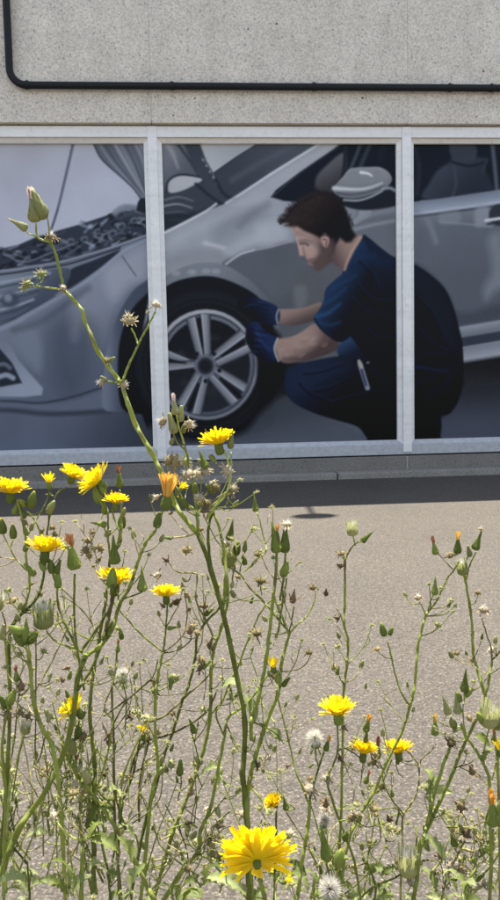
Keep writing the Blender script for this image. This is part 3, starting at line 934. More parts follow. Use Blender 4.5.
def pane(xa, xb, za, zb, label):
    st = .0036
    nx, nz = int((xb - xa) / st), int((zb - za) / st)
    gx, gz = np.meshgrid(np.linspace(xa, xb, nx + 1), np.linspace(za, zb, nz + 1))
    gx, gz = gx.ravel(), gz.ravel()
    px, py = proj(gx, np.full_like(gx, YP), gz)
    u = np.clip((px - PX0) * PS - .5, 0, PW - 1.001)
    v = np.clip((py - PY0) * PS - .5, 0, PH - 1.001)
    iu, iv = u.astype(int), v.astype(int)
    fu, fv = (u - iu)[:, None], (v - iv)[:, None]
    c = (LIN[iv, iu] * (1 - fu) + LIN[iv, iu + 1] * fu) * (1 - fv) + (LIN[iv + 1, iu] * (1 - fu) + LIN[iv + 1, iu + 1] * fu) * fv
    c = np.clip(c * PRINT_GAIN - .004, .002, .8)
    n = len(gx)
    co = np.stack([gx, np.full(n, YP), gz], 1)
    idx = np.arange(n).reshape(nz + 1, nx + 1)
    q = np.stack([idx[:-1, :-1], idx[:-1, 1:], idx[1:, 1:], idx[1:, :-1]], -1).reshape(-1, 4)
    # closed slab: four corner points behind make the back of the sheet
    back = np.array([(xa, YP + .006, za), (xb, YP + .006, za), (xb, YP + .006, zb), (xa, YP + .006, zb)])
    me = bpy.data.meshes.new('pane')
    me.vertices.add(n + 4)
    me.vertices.foreach_set('co', np.concatenate([co, back]).ravel().astype(np.float32))
    nq = len(q) + 1
    li = np.concatenate([q.ravel(), [n, n + 3, n + 2, n + 1]])
    me.loops.add(nq * 4)
    me.loops.foreach_set('vertex_index', li.astype(np.int32))
    me.polygons.add(nq)
    me.polygons.foreach_set('loop_start', (np.arange(nq) * 4).astype(np.int32))
    me.update(calc_edges=True)
    a = me.color_attributes.new('print', 'FLOAT_COLOR', 'POINT')
    full = np.ones((n + 4, 4), np.float32)
    full[:n, :3] = c
    full[n:, :3] = .5
    a.data.foreach_set('color', full.ravel())
    me.materials.append(M['print'])
    o = under(fr, link('pane', me))
    o['label'] = label


LB = ['pane printed with the nose of a grey car, its bonnet propped open',
      'pane printed with a front wheel and a kneeling mechanic in navy clothes',
      'pane printed with the door and sill of a grey car']
for i in range(3):
    xa = XL + SP * i + MUL / 2
    xb = XL + SP * (i + 1) - MUL / 2
    za, zb = Z0 + RAIL, Z1 - RAIL
    bead(xa, xb, za, zb)
    pane(xa + BEAD - .004, xb - BEAD + .004, za + BEAD - .004, zb - BEAD + .004, LB[i])

# unseen post with a flat disc, added to cast the oval shadow on the asphalt
sp_ = at(314, 516, 2.75)
gx_, gy_ = None, None
dr = ray(314, 516)
gp = CAM + dr * (-CAM.z / dr.z)            # where that shadow lies on the ground
VH = 1.05
tt = (ROOF + VH) / sd.z
vx_, vy_ = gp.x + sd.x * tt, gp.y + sd.y * tt
shadow_post = empty('roof_shadow_post', (vx_, vy_, ROOF), 'unseen post with a flat disc on the roof, added for its oval shadow', 'shadow caster')
v, f = tube_data([(0, 0, 0), (0, 0, VH)], [.010, .010], 12)
link('pipe', mesh('pipe', v, f, M['zinc'], True), shadow_post)
v, f = tube_data([(0, 0, VH), (0, 0, VH + .012), (0, 0, VH + .03)], [.084, .084, .02], 24)
link('cap', mesh('cap', [(q[0], q[1] * .62, q[2]) for q in v], f, M['zinc']), shadow_post)

# ---------------------------------------------------------------- dark service pipe on the wall
YC = WF - .026


def wallpt(px, py, y):
    return at(px, py, y)


pz = wallpt(250, 86.6, YC).z
xl = wallpt(8, 40, YC).x
rp = .0168
pp = empty('service_pipe', (xl, WF, pz), 'dark painted service pipe bent along the concrete wall above the window', 'pipe')
P, rad = [], []
for z in np.linspace(ROOF - .06 - pz, .075, 8):
    P.append((0, YC - WF, z))
for k in range(1, 8):
    a = math.pi / 2 * k / 8
    P.append((.075 * (1 - math.cos(a)), YC - WF, .075 * (1 - math.sin(a))))
for x in np.linspace(.075, 3.0, 30):
    P.append((x, YC - WF, 0))
v, f = tube_data(P, [rp] * len(P), 14)
link('tube', mesh('tube', v, f, M['pipe'], True), pp)
for px in (27, 172, 314, 450, 492):
    x = wallpt(px, 86, YC).x - xl
    v, f = tube_data([(x - .012, YC - WF, 0), (x - .009, YC - WF, 0), (x + .009, YC - WF, 0), (x + .012, YC - WF, 0)], [rp + .0005, rp + .0022, rp + .0022, rp + .0005], 14)
    cl = link('clamp', mesh('clamp', v, f, M['pipe'], True), pp)
    v, f = tube_data([(x, YC - WF + .01, 0), (x, .001, 0)], [.005, .005], 8)
    link('stud', mesh('stud', v, f, M['pipe'], True), cl)
    v, f = tube_data([(x, YC - WF, rp + .001), (x, YC - WF, rp + .006)], [.004, .004], 6)
    link('bolt', mesh('bolt', v, f, M['pipe'], True), cl)

# ---------------------------------------------------------------- weeds: shared meshes of heads and leaves
rn = random.Random(11)


def lathe(prof, n=12, ridge=0.0, jag=0.0, seed=0):
    rr = random.Random(seed)
    v, f = [], []
    for i, (r, z) in enumerate(prof):
        for j in range(n):
            a = 2 * math.pi * j / n
            q = r * (1 + ridge * (1 if j % 2 else -1)) * (1 + rr.uniform(-.03, .03))
            v.append((q * math.cos(a), q * math.sin(a), z + (jag * (1 if j % 2 else -.4) if i == len(prof) - 1 else 0)))
        if i:
            b = i * n
            for j in range(n):
                f.append((b - n + j, b - n + (j + 1) % n, b + (j + 1) % n, b + j))
    f.append(tuple(reversed(range(n))))
    f.append(tuple((len(prof) - 1) * n + j for j in range(n)))
    return v, f


def strip(v, f, phi, r0, z0, L, wd, e0, bend, rows=4, teeth=True, twist=0.0, cup=.15):
    """one ray floret: a narrow blade that leaves the axis at elevation e0 and bends outwards"""
    k = len(v)
    c, s = math.cos(phi), math.sin(phi)
    r, z = r0, z0
    for i in range(rows + 1):
        t = i / rows
        e = e0 - bend * t
        if i:
            r += L / rows * math.cos(e)
            z += L / rows * math.sin(e)
        hw = wd / 2 * (.45 + .75 * min(1, t * 1.6)) * (1 if t < .9 else .86)
        dz = hw * cup + hw * twist * t
        dz2 = hw * cup - hw * twist * t
        v.append((r * c - hw * -s, r * s - hw * c, z + dz))
        v.append((r * c, r * s, z - hw * cup))
        v.append((r * c + hw * -s, r * s + hw * c, z + dz2))
        if i:
            b = k + i * 3
            f.append((b - 3, b - 2, b + 1, b))
            f.append((b - 2, b - 1, b + 2, b + 1))
    if teeth:
        b = k + rows * 3
        dr, dz = math.cos(e) * wd * .42, math.sin(e) * wd * .42
        for q in (0, 1):
            A, B = Vector(v[b + q]), Vector(v[b + q + 1])
            tip = (A + B) / 2 + Vector((dr * c, dr * s, dz))
            v.append(tuple(tip))
            f.append((b + q, b + q + 1, len(v) - 1))


def hair(v, f, a, b, wd, n=Vector((.3, .5, .8))):
    a, b = Vector(a), Vector(b)
    s = (b - a).cross(n)
    if s.length < 1e-6:
        return
    s = s.normalized() * wd / 2
    k = len(v)
    v += [tuple(a - s), tuple(a + s), tuple(b)]
    f.append((k, k + 1, k + 2))


# every head mesh is about one unit across (flowers, seed clocks) or one unit long (flasks)
FLASK = [(.10, 0), (.25, .03), (.33, .12), (.345, .24), (.30, .38), (.225, .54), (.175, .72), (.15, .88)]
ROUND = [(.10, 0), (.29, .05), (.37, .20), (.38, .40), (.33, .62), (.24, .80), (.13, .93)]
POINT = [(.09, 0), (.26, .03), (.34, .12), (.30, .26), (.19, .42), (.11, .62), (.065, .82), (.03, 1.0)]


FLASK, ROUND, POINT = [[(r * k_, z) for r, z in pr] for pr, k_ in ((FLASK, .56), (ROUND, .66), (POINT, .58))]


def bracts(v, f, prof, n, seed, out=.03):
    """overlapping narrow scales up the outside of a flask"""
    rr = random.Random(seed)
    zs = [p[1] for p in prof]
    rs_ = [p[0] for p in prof]
    zt = prof[-1][1]
    for row, (za, zb) in enumerate(((.02 * zt, .34 * zt), (.10 * zt, .62 * zt), (.2 * zt, .93 * zt))):
        for j in range(n):
            a = 2 * math.pi * (j + .5 * row + rr.uniform(-.15, .15)) / n
            wv = 2.2 * math.pi * .20 / n
            k = len(v)
            zb2 = zb * rr.uniform(.9, 1.08)
            for t in (0, .5, 1):
                z = za + (zb2 - za) * t
                r = float(np.interp(z, zs, rs_)) + out * (.5 + .35 * t)
                ww = wv * (1, .75, .04)[int(t * 2)]
                da = ww / max(r, .06) / 2
                v.append((r * math.cos(a - da), r * math.sin(a - da), z))
                v.append((r * math.cos(a + da), r * math.sin(a + da), z))
            f.append((k, k + 1, k + 3, k + 2))
            f.append((k + 2, k + 3, k + 5, k + 4))


def head_mesh(kind, seed):
    """returns (calyx verts/faces, top verts/faces)"""
    rr = random.Random(seed * 7 + 1)
    v2, f2 = [], []
    if kind in ('flower', 'cup', 'flowerb'):
        q_ = .52 if kind == 'flowerb' else 1
        cz = .30 * q_
        pr = [(r * q_, z * q_) for r, z in ((.035, 0), (.08, .015), (.11, .08), (.11, .15), (.10, .22), (.105, .30))]
        v, f = lathe(pr, 12, .04, 0, seed)
        bracts(v, f, pr, 9, seed, .010 * q_)
        op = kind != 'cup'
        for ring, (cnt, L, e, bd) in enumerate(((34, .50, 18, 8), (34, .50, 28, 8), (32, .48, 38, 8), (28, .44, 50, 8), (24, .38, 62, 8), (20, .32, 72, 5)) if kind == 'flowerb' else ((30, .50, 36, 4), (30, .50, 46, 6), (28, .47, 55, 8), (24, .43, 64, 8), (20, .38, 73, 8), (14, .32, 82, 5)) if op else
                                               ((12, .40, 66, 6), (11, .38, 74, 5), (9, .34, 82, 2))):
            for j in range(cnt):
                ph = 2 * math.pi * (j + rr.uniform(-.35, .35)) / cnt + ring
                strip(v2, f2, ph, .045 * (1 if ring < 4 else .5), cz - .05, L * rr.uniform(.76, 1.1), (.078 if kind == 'flowerb' else .060) * rr.uniform(.8, 1.15),
                      R(e + rr.uniform(-12, 12)), R(bd + rr.uniform(-14, 22)), 4, True, rr.uniform(-.5, .5))
    elif kind in ('flask', 'bud', 'point'):
        prof = {'flask': FLASK, 'bud': ROUND, 'point': POINT}[kind]
        v, f = lathe(prof, 12, .035, .03, seed)
        bracts(v, f, prof, 8, seed, .02)
        if kind == 'bud':
            for j in range(10):
                ph = j * .63
                strip(v2, f2, ph, .04, .84, .16, .06, R(80), R(-10), 2, False)
    elif kind == 'wilt':
        prof = [(r * .80, z * .62) for r, z in FLASK]
        v, f = lathe(prof, 12, .035, .02, seed)
        bracts(v, f, prof, 8, seed, .014)
        for j in range(26):                 # twisted tuft of withered florets
            ph = rr.uniform(0, 6.28)
            strip(v2, f2, ph, rr.uniform(.01, .06), .48, rr.uniform(.22, .42), .06, R(87 + rr.uniform(-7, 5)), R(rr.uniform(-10, 10)), 4, False, rr.uniform(-1.2, 1.2), .3)
    elif kind == 'brush':                   # withering flower, florets still loosely spread upwards
        prof = [(r * .6, z * .42) for r, z in ROUND]
        v, f = lathe(prof, 12, .03, 0, seed)
        bracts(v, f, prof, 8, seed, .014)
        for j in range(70):
            ph = rr.uniform(0, 6.28)
            strip(v2, f2, ph, rr.uniform(.01, .09), .32, rr.uniform(.42, .66), .06, R(81 + rr.uniform(-13, 8)), R(rr.uniform(-14, 16)), 4, True, rr.uniform(-1, 1))
    elif kind == 'half':                    # fat head about to shed, white tuft between the scales
        prof = [(r * 1.25, z * .72) for r, z in ROUND[:5]]
        v, f = lathe(prof, 14, .05, .06, seed)
        for j in range(16):
            a = 2 * math.pi * j / 16
            strip(v, f, a, .30, .16, rr.uniform(.5, .72), .09, R(86 + rr.uniform(-5, 9)), R(rr.uniform(-4, 8)), 3, True, 0, .1)
        for j in range(150):
            a, e = rr.uniform(0, 6.28), rr.uniform(.9, 1.5)
            L = rr.uniform(.45, .72)
            hair(v2, f2, (.1 * math.cos(a), .1 * math.sin(a), .35), (L * math.cos(e) * math.cos(a), L * math.cos(e) * math.sin(a), .35 + L * math.sin(e)), .022)
    elif kind == 'clock':                   # white seed ball
        v, f = lathe([(.05, 0), (.14, .02), (.19, .10), (.15, .20), (.10, .25)], 10, .03, 0, seed)
        for j in range(9):
            strip(v, f, j * .7, .10, .04, .26, .06, R(-35 + rr.uniform(-15, 15)), R(20), 3, False)
        for j in range(900):
            d = Vector((rr.gauss(0, 1), rr.gauss(0, 1), rr.gauss(.35, 1))).normalized()
            c0 = Vector((0, 0, .38))
            L = rr.uniform(.26, .42)
            hair(v2, f2, c0 + d * .04, c0 + d * L, .024, Vector((rr.uniform(-1, 1), rr.uniform(-1, 1), rr.uniform(-1, 1))))
    elif kind == 'spent':                   # empty receptacle with curled dry scales
        v, f = lathe([(.08, 0), (.20, .05), (.30, .17), (.27, .30), (.10, .36)], 9, .05, 0, seed)
        for j in range(13):
            strip(v, f, 2 * math.pi * j / 13 + rr.uniform(-.2, .2), .20, .14, rr.uniform(.2, .42), .09, R(rr.uniform(-20, 70)), R(rr.uniform(-20, 80)), 3, False, rr.uniform(-.8, .8), .4)
        for j in range(26):
            a, e = rr.uniform(0, 6.28), rr.uniform(.1, 1.5)
            L = rr.uniform(.3, .55)
            hair(v2, f2, (0, 0, .3), (L * math.cos(e) * math.cos(a), L * math.cos(e) * math.sin(a), .3 + L * math.sin(e)), .035)
    elif kind == 'dried':                   # shrivelled dark head
        v, f = lathe([(.08, 0), (.22, .1), (.28, .3), (.22, .5), (.13, .7), (.05, .95)], 8, .14, .1, seed)
        for j in range(7):
            strip(v, f, j * .95, .18, .2, rr.uniform(.3, .6), .16, R(rr.uniform(20, 80)), R(rr.uniform(0, 70)), 3, False, rr.uniform(-1, 1), .4)
    return v, f, v2, f2


MCACHE = {}


def get_meshes(kind, var, cm, tm):
    key = (kind, var, cm, tm)
    if key not in MCACHE:
        v, f, v2, f2 = head_mesh(kind, var)
        a = mesh(kind, v, f, M[cm], True)
        b = mesh(kind + '_top', v2, f2, M[tm], True) if f2 else None
        MCACHE[key] = (a, b)
    return MCACHE[key]


# kind -> (mesh kind, calyx material, top material, part name, sub-part name, anchor along the axis)
KINDS = {
    'flower': ('flower', 'calyx', 'petal', 'flower_head', 'petals', .44),
    'flowerb': ('flowerb', 'calyx', 'petal', 'flower_head', 'petals', .3),
    'cup': ('cup', 'calyx', 'petal', 'flower_head', 'petals', .42),
    'brush': ('brush', 'calyx', 'petal_old', 'withered_flower', 'petals', .5),
    'bud': ('bud', 'calyx', 'petal', 'flower_bud', 'petal_tips', .5),
    'budp': ('bud', 'calyx_pale', 'pappus', 'flower_bud', 'petal_tips', .5),
    'flask': ('flask', 'calyx', None, 'seed_pod', None, .45),
    'flaskp': ('flask', 'calyx_pale', None, 'seed_pod', None, .45),
    'point': ('point', 'calyx', None, 'pointed_bud', None, .45),
    'pointp': ('point', 'calyx_pale', None, 'pointed_bud', None, .45),
    'wo': ('wilt', 'calyx', 'petal_old', 'withered_flower', 'petals', .5),
    'wb': ('wilt', 'calyx', 'petal_brown', 'withered_flower', 'petals', .5),
    'wp': ('wilt', 'calyx_pale', 'petal_pink', 'withered_flower', 'petals', .5),
    'half': ('half', 'calyx_pale', 'pappus', 'opening_seed_head', 'pappus', .45),
    'clock': ('clock', 'calyx', 'pappus', 'seed_clock', 'pappus', .38),
    'spent': ('spent', 'husk', 'husk_pale', 'empty_seed_head', 'bristles', .25),
    'spentp': ('spent', 'husk_pale', 'pappus', 'empty_seed_head', 'bristles', .25),
    'spentg': ('spent', 'calyx_pale', 'husk_pale', 'empty_seed_head', 'bristles', .25),
    'dried': ('dried', 'husk_dark', None, 'dry_head', None, .4),
}


def leaf_mesh(var, lobed=True):
    rr = random.Random(50 + var)
    v, f = [], []
    n = 15
    fold, droop = rr.uniform(.3, .7), rr.uniform(.4, 1.2)
    for i in range(n + 1):
        t = i / n
        hw = .20 * (math.sin(math.pi * min(1, t * .92 + .06)) ** .7)
        if lobed:
            hw *= (1, .55, .95, .5, 1.05)[i % 5] * rr.uniform(.85, 1.15)
        if i == n:
            hw = .004
        y = t * math.cos(droop * t * .6)
        z = .28 * math.sin(t * 2.2) - droop * .35 * t * t
        w1, w2 = rr.uniform(-.03, .03), rr.uniform(-.03, .03)
        v += [(-hw, y + .03 * rr.uniform(-1, 1), z + hw * fold + w1), (-hw * .5, y, z + hw * fold * .4), (0, y, z),
              (hw * .5, y, z + hw * fold * .4), (hw, y + .03 * rr.uniform(-1, 1), z + hw * fold + w2)]
        if i:
            b = i * 5
            for q in range(4):
                f.append((b - 5 + q, b - 4 + q, b + 1 + q, b + q))
    return v, f


LEAVES = {}


def get_leaf(var, mt):
    if (var, mt) not in LEAVES:
        v, f = leaf_mesh(var, var % 3 != 2)
        LEAVES[(var, mt)] = mesh('leaf', v, f, M[mt], True)
    return LEAVES[(var, mt)]


class Plant:
    def __init__(self, label, d, lean=0.0, mat='stem', name='sow_thistle', group='yellow-flowered weeds along the edge of the asphalt'):
        self.d, self.lean, self.mat = d, lean, mat
        self.root = empty(name, (0, 0, 0), label, 'weed', group)
        self.first = True

    def depth(self, y, off=0.0):
        return self.d + self.lean * (900 - y) / 500 + off

    def stem(self, pts, w0, w1, heads=(), off=0.0, mat=None, auto=True):
        main = self.first
        mt = mat or self.mat
        q = crom(pts, 5)
        n = len(q)
        P, rad = [], []
        for i, (x, y) in enumerate(q):
            t = i / (n - 1)
            dd = self.depth(y, off * t + .004 * math.sin(i * .9 + x))
            P.append(at(x + rn.uniform(-.35, .35), y, dd))
            wpx = w0 + (w1 - w0) * t
            wpx *= .88 + .09 * math.sin(i * 1.7 + x)
            if i % 5 == 0 and 0 < i < n - 1:
                wpx *= 1.14                    # slight swelling at the joints
            rad.append(wpx * dd / F_PX / 2)
        if main:
            self.first = False
            a, b = P[0], P[min(6, n - 1)]
            dirx = (b.x - a.x) / max(b.z - a.z, .02)
            dirx = max(-.5, min(.5, dirx))
            gz = .02 if a.y < .6 else 0.004
            h = a.z - gz
            gx = a.x - dirx * h * .6
            gy = min(a.y - self.lean * .1, .70)
            base = Vector((gx, gy, gz - .015))
            ext = []
            if h > .02:
                for t in (0, .3, .65):
                    e = base.lerp(a, t)
                    e.x += (1 - t) * t * dirx * h * -.3
                    ext.append(e)
                P = ext + P
                rad = [rad[0] * 1.5, rad[0] * 1.25, rad[0] * 1.1] + rad
            self.root.location = (gx, gy, gz)
            self.inv = Matrix.Translation(self.root.location).inverted()
        v, f = tube_data(P, rad, 7)
        v = [q - self.root.location for q in v]
        nm = 'stem' if main else 'branch'
        link(nm, mesh(nm, v, f, M[mt], True), self.root)
        for h in heads:
            self.head(*h, off=off)
        if auto and n > 6:                     # short side twigs with small dry heads and buds
            L = sum(math.hypot(q[i][0] - q[i - 1][0], q[i][1] - q[i - 1][1]) for i in range(1, n))
            for k in range(int(L / 62 + rn.random())):
                i = rn.randrange(2, n - 1)
                if q[i][1] < 500:
                    continue
                tx, ty = q[min(i + 1, n - 1)] - q[i - 1]
                a = math.atan2(ty, tx) + rn.choice((-1, 1)) * rn.uniform(.5, 1.2)
                l2 = rn.uniform(9, 30)
                e = (q[i][0] + l2 * math.cos(a), q[i][1] + l2 * math.sin(a) - 3)
                md = (q[i][0] + .55 * l2 * math.cos(a) + rn.uniform(-2, 2), q[i][1] + .55 * l2 * math.sin(a) + rn.uniform(0, 3))
                kd = rn.choice(('spentg', 'spentg', 'budp', 'flask', 'budp', 'spent', 'pointp'))
                o2 = off * i / n
                if rn.random() < .55:              # a bare thin twig, some forked
                    l3 = rn.uniform(18, 52)
                    a3 = math.atan2(ty, tx) + rn.choice((-1, 1)) * rn.uniform(.35, 1.0)
                    m3 = (q[i][0] + .5 * l3 * math.cos(a3) + rn.uniform(-4, 4), q[i][1] + .5 * l3 * math.sin(a3) + rn.uniform(-3, 5))
                    e3 = (q[i][0] + l3 * math.cos(a3 * .9 - .16), q[i][1] + l3 * math.sin(a3) - 4)
                    m4 = rn.choice((mt, 'stem', 'straw', 'stem_pale'))
                    self.stem([tuple(q[i]), m3, e3], 1.5, .8, [('spentg', e3[0], e3[1], 7, 0, 1, .3)], off=o2 + rn.uniform(-.015, .015), mat=m4, auto=False)
                    if rn.random() < .5:
                        self.stem([m3, (m3[0] + rn.uniform(-7, 7), m3[1] - 8), (m3[0] + rn.uniform(-12, 12), m3[1] - 18)], 1.2, .7, [], off=o2, mat=m4, auto=False)
                self.stem([tuple(q[i]), md, e], 1.3, .9, [(kd, e[0], e[1] - 2, rn.uniform(8, 13), math.cos(a) * .6, 1 - math.sin(a) * .6, .3)],
                          off=o2, mat=rn.choice((mt, mt, 'straw')), auto=False)
        return self

    def head(self, kind, x, y, size, dx=0, dy=1, dz=.25, off=0.0):
        if kind == 'dried' and rn.random() < .35:
            kind = 'flask'
        mk, cm, tm, pn, sn, anc = KINDS[kind]
        size *= .72 if kind == 'dried' else (.80 if mk in ('bud', 'flask', 'point', 'wilt') else 1)
        var = rn.randrange(4)
        ma, mb = get_meshes(mk, var, cm, tm)
        ax = (c_r * dx + c_u * dy - fwd * dz).normalized()
        if mk in ('flower', 'cup'):
            ax = (ax + c_r * rn.uniform(-.16, .16) - fwd * rn.uniform(-.12, .2)).normalized()
        dd = self.depth(y, off)
        c = at(x, y, dd)
        s = size * dd / F_PX
        rot = ax.to_track_quat('Z', 'Y') @ Quaternion((0, 0, 1), rn.uniform(0, 6.28))
        o = link(pn, ma, self.root)
        o.location = c - ax * anc * s - self.root.location
        o.rotation_mode = 'QUATERNION'
        o.rotation_quaternion = rot
        o.scale = (s, s, s * rn.uniform(.95, 1.06))
        if mb is not None:
            link(sn, mb, o)
        return o

    def leaf(self, x, y, size, dx, dy, dz=0.0, roll=0.0, pale=False, off=0.0, var=None):
        dd = self.depth(y, off)
        c = at(x, y, dd)
        s = size * dd / F_PX
        ax = (c_r * dx + c_u * dy - fwd * dz).normalized()
        o = link('leaf', get_leaf(rn.randrange(6) if var is None else var, 'leaf_pale' if pale else 'leaf'), self.root)
        o.rotation_mode = 'QUATERNION'
        o.rotation_quaternion = ax.to_track_quat('Y', 'Z') @ Quaternion((0, 1, 0), roll)
        o.scale = (s, s, s)
        o.location = c - ax * s * .5 - self.root.location
        return o


# ---------------------------------------------------------------- the weeds, traced in photo pixels
p = Plant('tallest weed, its thin stem reaching up across the left pane', .55, .0, 'stem_pale')
p.stem([(249, 905), (248, 860), (247, 820), (243, 773), (245, 722), (238, 681), (224, 617), (211, 570), (198, 534)], 6.6, 5.4, mat='stem')
p.stem([(198, 534), (184, 518), (175, 504), (163, 476), (150, 450), (136, 426), (128, 404), (122, 385)], 6, 5)
p.stem([(122, 385), (117, 378), (99, 353), (91, 335), (85, 322), (82, 310), (72, 298), (64, 290)], 5, 3.6)
p.stem([(64, 290), (60, 272), (56, 256), (51, 244), (48, 238)], 3.6, 2.6, [('spentp', 51, 236, 15, .1, 1, .2)])
p.stem([(49, 242), (42, 240), (37, 236), (36, 224)], 2.4, 2, [('wp', 32, 201, 50, -.12, 1, .1), ('flaskp', 38, 205, 40, -.42, 1, .15)])
p.stem([(46, 240), (49, 230), (47, 216)], 2, 1.6, [('flaskp', 41, 205, 30, -.5, 1, .0)])
p.stem([(37, 237), (28, 233), (24, 229)], 1.8, 1.5, [('pointp', 18, 224, 27, -1, .55, .1)])
p.stem([(64, 290), (50, 288), (33, 286)], 2.4, 1.8, [('spentg', 26, 284, 17, -.6, .6, .3)])
p.stem([(36, 286), (42, 281), (43, 277)], 1.6, 1.2, [('spentg', 41, 273, 15, -.1, 1, .4)])
p.head('spentp', 63, 288, 11, .2, .5, .8)
p.stem([(116, 376), (110, 366), (107, 362)], 2, 1.8, [('spent', 107, 360, 12, .2, .8, .5), ('budp', 112, 359, 9, .8, .5, .3)])
p.stem([(121, 384), (112, 382), (106, 381)], 2, 1.8, [('budp', 104, 379, 11, -.6, .6, .4), ('spentp', 101, 382, 12, -1, 0, .4)])
p.head('spentp', 124, 384, 13, .9, .2, .4)
p.stem([(122, 383), (129, 365), (138, 345), (147, 328), (155, 312)], 3, 2, [('spentp', 156, 304, 14, .2, .9, .7)])
p.stem([(138, 345), (135, 335), (131, 328)], 2, 1.7, [('spentp', 129, 320, 19, -.1, 1, .2), ('spent', 129, 316, 12, .1, .8, .5)])
p.head('spentp', 148, 312, 6, -1, .2, .3)
# its upper cluster
p.stem([(198, 534), (197, 512), (194, 488), (189, 464), (184, 444)], 4, 2.4, mat='stem', off=-.01)
p.stem([(184, 444), (179, 428), (176, 412)], 2.4, 1.8, [('wp', 174, 403, 30, -.12, 1, .1), ('flaskp', 181, 414, 22, .1, 1, .3)], off=-.01)
p.stem([(185, 450), (177, 442), (172, 430)], 2, 1.8, [('flaskp', 172, 424, 28, -.25, 1, .2), ('spentp', 162, 421, 18, -.8, .5, .3)], off=-.012)
p.head('budp', 172, 441, 12, .3, .6, .5, -.012)
p.head('budp', 184, 428, 14, .3, 1, .3, -.005)
p.head('spentp', 190, 424, 16, 1, -.1, .2, -.01)
p.stem([(206, 520), (215, 507), (226, 494), (230, 478), (228, 462), (224, 450)], 2.8, 2, [('flower', 217, 438, 40, -.28, 1, -.12), ('flaskp', 231, 441, 22, .1, 1, .1)], off=-.02)
p.stem([(231, 480), (231, 462), (231, 452)], 1.8, 1.6, [('budp', 213, 459, 14, .5, -.6, .3)], off=-.02)
p.head('spentp', 228, 470, 17, .4, .3, .6, -.02)
for x, y, s_, k in ((169, 459, 20, 'spent'), (177, 463, 18, 'spent'), (185, 461, 16, 'spentg'), (188, 474, 20, 'spentp'), (197, 473, 16, 'spentp'), (204, 470, 18, 'spentp'),
                    (199, 497, 15, 'spentp'), (207, 503, 15, 'spent'), (216, 487, 13, 'spent'), (233, 489, 17, 'spentp'), (201, 462, 13, 'budp'), (195, 488, 16, 'bud'),
                    (210, 489, 20, 'flask'), (183, 502, 18, 'bud'), (205, 511, 14, 'dried'), (213, 483, 12, 'spentp')):
    p.head(k, x, y, s_, rn.uniform(-1, 1), rn.uniform(-.1, 1), rn.uniform(.1, .8), -.01 + rn.uniform(-.01, .01))
p.stem([(200, 516), (193, 508), (186, 504)], 2, 1.6, off=-.01)
p.stem([(198, 505), (206, 494), (210, 484)], 2, 1.6, off=-.01)
p.stem([(206, 520), (214, 500), (234, 490)], 1.6, 1.2, mat='straw', off=-.015)
p.stem([(200, 512), (201, 500), (201, 466)], 1.8, 1.4, [('point', 203, 460, 26, -.4, 1, .1)], off=-.006)
p.stem([(198, 532), (188, 536), (170, 538)], 2.2, 1.8, [('dried', 168, 538, 12, -1, .1, .3)], mat='straw')
p.stem([(216, 586), (210, 560), (208, 530), (214, 510)], 4, 3, mat='stem', off=.012)
p.stem([(222, 614), (226, 580), (224, 550), (218, 524), (212, 510)], 4.4, 3.2, mat='stem', off=.02)

p = Plant('weed with a drooping orange withered flower beside the left mullion', .50, .02)
p.stem([(-8, 905), (4, 865), (21, 825), (42, 797), (64, 753), (73, 714), (78, 677), (86, 656)], 7.5, 6)
p.stem([(86, 656), (100, 646), (112, 630), (119, 606), (130, 586), (136, 567), (145, 544), (154, 532)], 5, 3.4,
       [('bud', 158, 520, 21, .25, 1, .2), ('brush', 168, 490, 40, .12, 1, .0), ('spentp', 156, 497, 12, -.8, .6, .3)])
p.stem([(150, 538), (158, 526), (164, 506)], 2.6, 2.2)
p.head('cup', 183, 486, 22, .75, .75, .1)
p.stem([(86, 656), (76, 646), (64, 622), (58, 604), (57, 588)], 3, 2.4, [('flask', 58, 580, 24, .05, 1, .1), ('bud', 51, 566, 20, -.2, 1, .2)], off=-.01)
p.stem([(57, 588), (52, 572), (48, 560)], 2.2, 2, [('flower', 46, 545, 41, -.05, 1, -.1), ('flask', 58, 567, 20, .3, .9, .1), ('bud', 42, 566, 15, -.5, .8, .2)], off=-.012)
p.stem([(82, 651), (66, 646), (54, 640), (47, 632)], 2.2, 2, [('half', 43, 615, 31, .0, 1, .2)], mat='stem_pale', off=-.03)
p.stem([(104, 640), (108, 620), (112, 600), (113, 580)], 5, 4, [('point', 114, 551, 38, -.04, 1, .1), ('bud', 112, 578, 26, .1, 1, .1)])
p.stem([(120, 600), (132, 596), (142, 592)], 2, 1.8, [('point', 142, 580, 33, 0, 1, .1)])
p.head('flower', 116, 578, 42, .05, 1, -.1, .03)
p.stem([(118, 608), (118, 596), (117, 588)], 2, 2, off=.03)
p.stem([(81, 651), (96, 630), (110, 608), (114, 596)], 3.4, 2.8, off=.02)
p.stem([(78, 690), (92, 668), (104, 640), (112, 622)], 3.4, 2.6, off=.03)
p.stem([(30, 698), (46, 672), (62, 640), (75, 610)], 2, 1.6, mat='stem_dry', off=.04)

